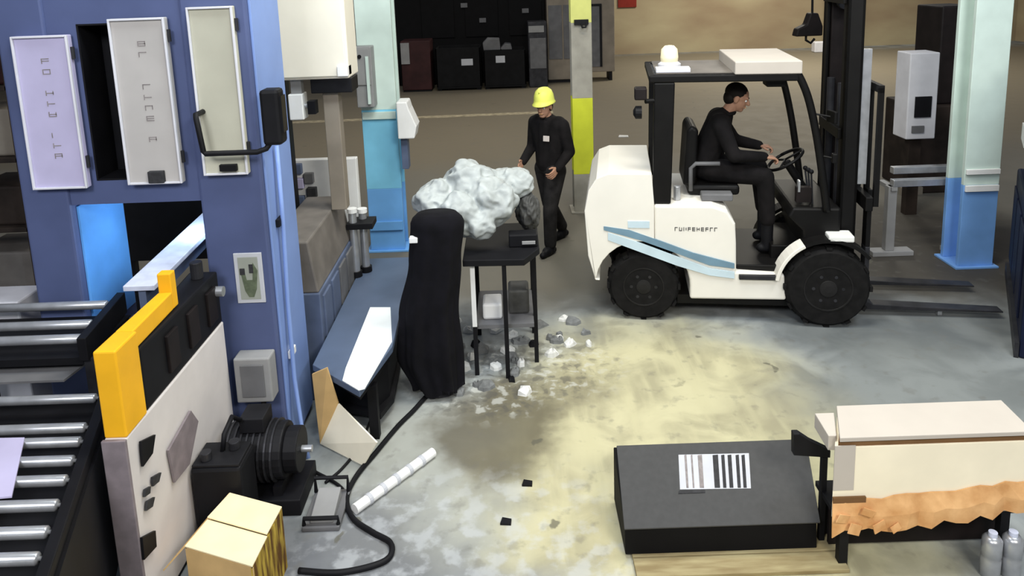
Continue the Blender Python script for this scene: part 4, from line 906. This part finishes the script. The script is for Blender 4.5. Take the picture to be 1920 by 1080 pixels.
for x in (p0.x+.02, p1.x+.01): MB().box(x, x+.06, 7.26, 7.54, zt-.04, zt).build('cross_tie', 'grey_box', rt)
mp_ = thing('meter_cabinet', 'white framed cabinet with dark window behind the rail table', 'cabinet', (4.2, 8.4, 0))
p0, p1 = Q(1698, 262, 8.4), Q(1757, 196, 8.4)
MB().box(p0.x, p1.x, 8.4, 8.7, p0.z, p1.z+.6).build('body', 'panel_edge', mp_, bevel=.012); MB().box(p0.x+.08, p1.x-.07, 8.385, 8.4, p0.z+.26, p1.z+.1).build('window', 'black', mp_)
MB().box(p0.x+.06, p0.x+.2, 8.385, 8.4, p0.z+.08, p0.z+.16).build('button_plate', 'grey_mid', mp_); MB().box(p0.x+.1, p1.x-.1, 8.5, 8.6, 0, p0.z).build('pedestal', 'brown_dark', mp_)
br = thing('brown_machine', 'dark brown machine block behind the rail table', 'machine', (4.7, 9.6, 0))
p0, p1 = Q(1690, 445, 9.3), Q(1800, 200, 9.3)
MB().box(p0.x+.1, p1.x+.3, 9.3, 10.1, 0, 1.15).build('base', 'brown_dark', br, bevel=.02); MB().box(p0.x+.4, p1.x+.2, 9.4, 10.0, 1.15, 2.4).build('upper', 'black_brown', br, bevel=.02)
q = Q(1708, 362, 9.28); MB().box(q.x-.14, q.x+.14, 9.26, 9.3, q.z-.07, q.z+.08).build('name_plate', 'taupe', br)
# navy machine at the right edge
nm = thing('navy_machine', 'dark navy machine standing at the right edge of the picture', 'machine', (0, 0, 0))
a = Vector((4.69, 6.72)); b_ = Vector((3.76, 5.20)); dd = (b_-a).normalized(); nn = Vector((-dd.y, dd.x)) if (-dd.y) > 0 else Vector((dd.y, -dd.x))
def foot(t0, t1, n0, n1): return [tuple(a+dd*t0+nn*n0), tuple(a+dd*t1+nn*n0), tuple(a+dd*t1+nn*n1), tuple(a+dd*t0+nn*n1)]
Lq = (b_-a).length
MB().prism(foot(0, Lq, 0, 1.2), 0, 1.05).build('base', 'navy', nm, bevel=.02); MB().prism(foot(.02, Lq*.8, .05, 1.1), 1.05, 2.2).build('tower', 'charcoal', nm, bevel=.02)
for k in range(3): MB().prism(foot(.08+k*.5, .5+k*.5, -.015, 0), .2, .9).build('side_panel', 'navy', nm, bevel=.004)
MB().prism(foot(.1, .5, .0, .05), 1.35, 1.5).build('white_plate', 'white_plastic', nm); MB().prism(foot(-.0, Lq, -.03, .0), 0.0, .12).build('kick_rail', 'dark_steel', nm)
def endp(n0, n1, z0, z1, t):                                  # a plate on the machine's near end
    return [tuple(a+dd*(Lq+q_)+nn*n_) for q_, n_ in ((0, n0), (t, n0), (t, n1), (0, n1))], z0, z1
for n0, n1, z0, z1, nm_, mat in ((.08, .56, .16, .92, 'end_door', 'navy'), (.62, 1.12, .16, .92, 'end_door', 'navy'), (.46, .50, .5, .62, 'door_handle', 'dark_steel'), (.68, .72, .5, .62, 'door_handle', 'dark_steel'), (.1, 1.1, .94, 1.0, 'rating_strip', 'grey_blue')):
    q_, z0, z1 = endp(n0, n1, z0, z1, .035 if 'handle' in nm_ else .015); MB().prism(q_, z0, z1).build(nm_, mat, nm, bevel=.004)
for k in range(5):
    q_ = [tuple(a+dd*(Lq*.8+t_)+nn*n_) for t_, n_ in ((0, .2), (.012, .2), (.012, .95), (0, .95))]; MB().prism(q_, 1.25+k*.09, 1.29+k*.09).build('vent_slat', 'dark_steel', nm)
q_ = [tuple(a+dd*(Lq*.8+t_)+nn*n_) for t_, n_ in ((0, .25), (.015, .25), (.015, .85), (0, .85))]; MB().prism(q_, 1.78, 2.08).build('control_window', 'black_gloss', nm, bevel=.004)
sp = G(1760, 590); tag(MB().box(sp.x-.02, sp.x+.02, sp.y-.02, sp.y+.02, 0, .06).build('floor_bolt', 'steel', None, bevel=.006), 'small bright bolt standing in the grey floor past the forks', 'bolt')

# ---- grey lidded box bottom middle
bx = thing('lidded_box', 'low black box with grey sloping lid and striped white label', 'box', (1.05, 3.6, 0))
pr = [(3.385, .022), (3.40, .165), (3.78, .35), (3.80, .35), (3.80, .022)]
MB().prism(pr, .505, 1.495, 'x').build('body', 'bay_black', bx, bevel=.004)
c0, c1, c2, c3 = Vector((.50, 3.385, .165)), Vector((1.505, 3.385, .165)), Vector((1.585, 3.79, .36)), Vector((.52, 3.79, .36))
MB().slab([c0, c1, c2, c3], .012).build('lid', 'lid_grey', bx, bevel=.003)
nl = (c1-c0).cross(c3-c0).normalized()
def lidp(u, v):
    d = ray(u, v); o0 = Vector((0, 0, CAMZ)); return o0 + d*((c0+nl*.0125-o0).dot(nl)/d.dot(nl))
lb = MB().slab([lidp(1275, 918), lidp(1408, 916), lidp(1404, 850), lidp(1272, 853)], .002).build('label', 'sign_white', bx)
for u0, u1, mat in ((1283, 1287, 'ink'), (1295, 1298, 'ink'), (1308, 1316, 'ink'), (1336, 1346, 'ink_dark'), (1352, 1358, 'ink_dark'), (1364, 1371, 'ink_dark'), (1379, 1385, 'ink_dark'), (1390, 1396, 'ink_dark')):
    MB().slab([lidp(u0+4, 915), lidp(u1+4, 915), lidp(u1, 853), lidp(u0, 854)], .004).build('label_bar', mat, lb)
MB().slab([lidp(1272, 926), lidp(1322, 924), lidp(1322, 919), lidp(1273, 920)], .003).build('label_edge', 'ink_dark', lb)
pl = thing('board_base', 'tan wooden boards on the floor under the low black box', 'boards', (1.05, 3.5, 0))
for y in (3.24, 3.37, 3.50, 3.63, 3.76): MB().box(.54, 1.60, y, y+.12, 0, .022).build('board', 'wood', pl, bevel=.003)
# black corner bracket on a post standing in for the shadow gap
bkt = thing('bracket_gap_shade', 'black triangular bracket on a post standing for the shadow gap by the carton', 'bracket', (1.6, 3.5, 0))
e0, e1, e2, e3 = Q(1487, 812, 3.44), Q(1487, 852, 3.44), Q(1556, 850, 3.44), Q(1512, 826, 3.44)
MB().prism([(e0.x, e0.z), (e0.x+.03, e0.z), (e3.x+.02, e3.z), (e2.x, e2.z+.02), (e2.x, e2.z-.02), (e1.x, e1.z)], 3.43, 3.47, 'y').build('gap_shade_top', 'black', bkt, bevel=.004)
MB().box(1.525, 1.555, 3.435, 3.465, 0, e2.z-.02).build('post', 'black', bkt, bevel=.003); MB().box(1.515, 1.565, 3.42, 3.48, 0, .012).build('foot_plate', 'black', bkt)  # dark post stands in for the shadow gap between box and carton
# ---- long carton on stand, bottom right
ls = thing('carton_stand', 'black steel stand carrying the long cream carton', 'stand', (1.95, 3.4, 0))
for x in (1.56, 2.36):
    for y in (3.30, 3.50): MB().box(x, x+.045, y-.02, y+.02, 0, .30).build('leg', 'black', ls)
MB().box(1.53, 2.46, 3.27, 3.52, .28, .31).build('top_frame', 'black', ls, bevel=.003); MB().box(1.56, 2.42, 3.40, 3.42, .03, .28).build('back_sheet', 'black_brown', ls)
lc = thing('long_carton', 'long cream cardboard carton with white lid and torn lower edge', 'carton', (1.95, 3.35, .31))
MB().prism([(1.50, 3.25), (2.46, 3.25), (2.50, 3.50), (1.62, 3.50)], .31, .69).build('body', 'carton_cream', lc, bevel=.004)
MB().prism([(1.52, 3.243), (2.45, 3.243), (2.47, 3.51), (1.62, 3.51)], .722, .745).build('lid', 'carton_white', lc, bevel=.003)
MB().prism([(1.52, 3.257), (2.45, 3.257), (2.47, 3.49), (1.63, 3.49)], .69, .722).build('lid_gap', 'cardboard_brown', lc)
rnd = random.Random(21); xs = [1.50+i*.06 for i in range(17)]
vs = []; 
top = [(x, .40+.025*rnd.random()+.10*max(0, (x-1.75))) for x in xs]; bot = [(x, .205+.045*rnd.random()+.11*max(0, (x-1.62))) for x in xs]
ms_ = MB(); offs = [3.240-.02*rnd.random() for _ in xs]
fr_, bk_ = [], []
for i in range(17):
    m_ = (top[i][1]+bot[i][1])/2
    fr_ += [(top[i][0], 3.242, top[i][1]), (top[i][0]+.012*rnd.uniform(-1, 1), offs[i]-.012*rnd.random(), m_), (bot[i][0], offs[i], bot[i][1])]
bk_ = [(x, y+.006, z) for x, y, z in fr_]; n3 = len(fr_)
fs_ = []
for i in range(16):
    for j in range(2):
        a_ = 3*i+j; fs_ += [(a_, a_+1, a_+4, a_+3), (n3+a_, n3+a_+3, n3+a_+4, n3+a_+1)]
    fs_ += [(3*i, 3*i+3, n3+3*i+3, n3+3*i), (3*i+2, n3+3*i+2, n3+3*i+5, 3*i+5)]
fs_ += [(0, n3, n3+1, 1), (1, n3+1, n3+2, 2), (48, 49, n3+49, n3+48), (49, 50, n3+50, n3+49)]
ms_.add(fr_+bk_, fs_)
ms_.build('torn_flap', 'cardboard_torn', lc)
for x, z, r_ in ((1.54, .33, .035), (1.60, .27, .04), (1.66, .36, .03), (1.72, .28, .035), (1.80, .27, .025)):
    MB().obox((x, 3.212, z), (r_*2, .005, r_*1.3), (rnd.uniform(-.4, .4), rnd.uniform(-.5, .5), rnd.uniform(-.4, .4))).build('torn_scrap', 'cardboard_torn', lc)
MB().box(1.50, 1.66, 3.238, 3.249, .395, .425).build('tape_strip', 'cardboard_brown', lc)
MB().prism([(1.49, 3.30), (1.53, 3.30), (1.60, 3.49), (1.50, 3.49)], .64, .72).build('end_flap', 'carton_white', lc, bevel=.004)
MB().box(1.50, 1.60, 3.245, 3.25, .46, .70).build('corner_tape', 'carton_white', lc)
for k, x in enumerate((2.27, 2.37)):
    sl = thing('steel_can', ('dented silver can standing under the long carton, left one', 'dented silver can standing under the long carton, right one')[k], 'can', (x, 3.2, 0))
    MB().lathe([(.04, 0), (.045, .01), (.045, .10), (.040, .11), (.045, .12), (.045, .20), (.03, .22), (.0, .22)], (x, 3.2, 0)).build('can_body', 'steel', sl, smooth=True); MB().lathe([(.02, .22), (.02, .24), (.0, .24)], (x, 3.2, 0)).build('can_cap', 'rail_blue', sl)
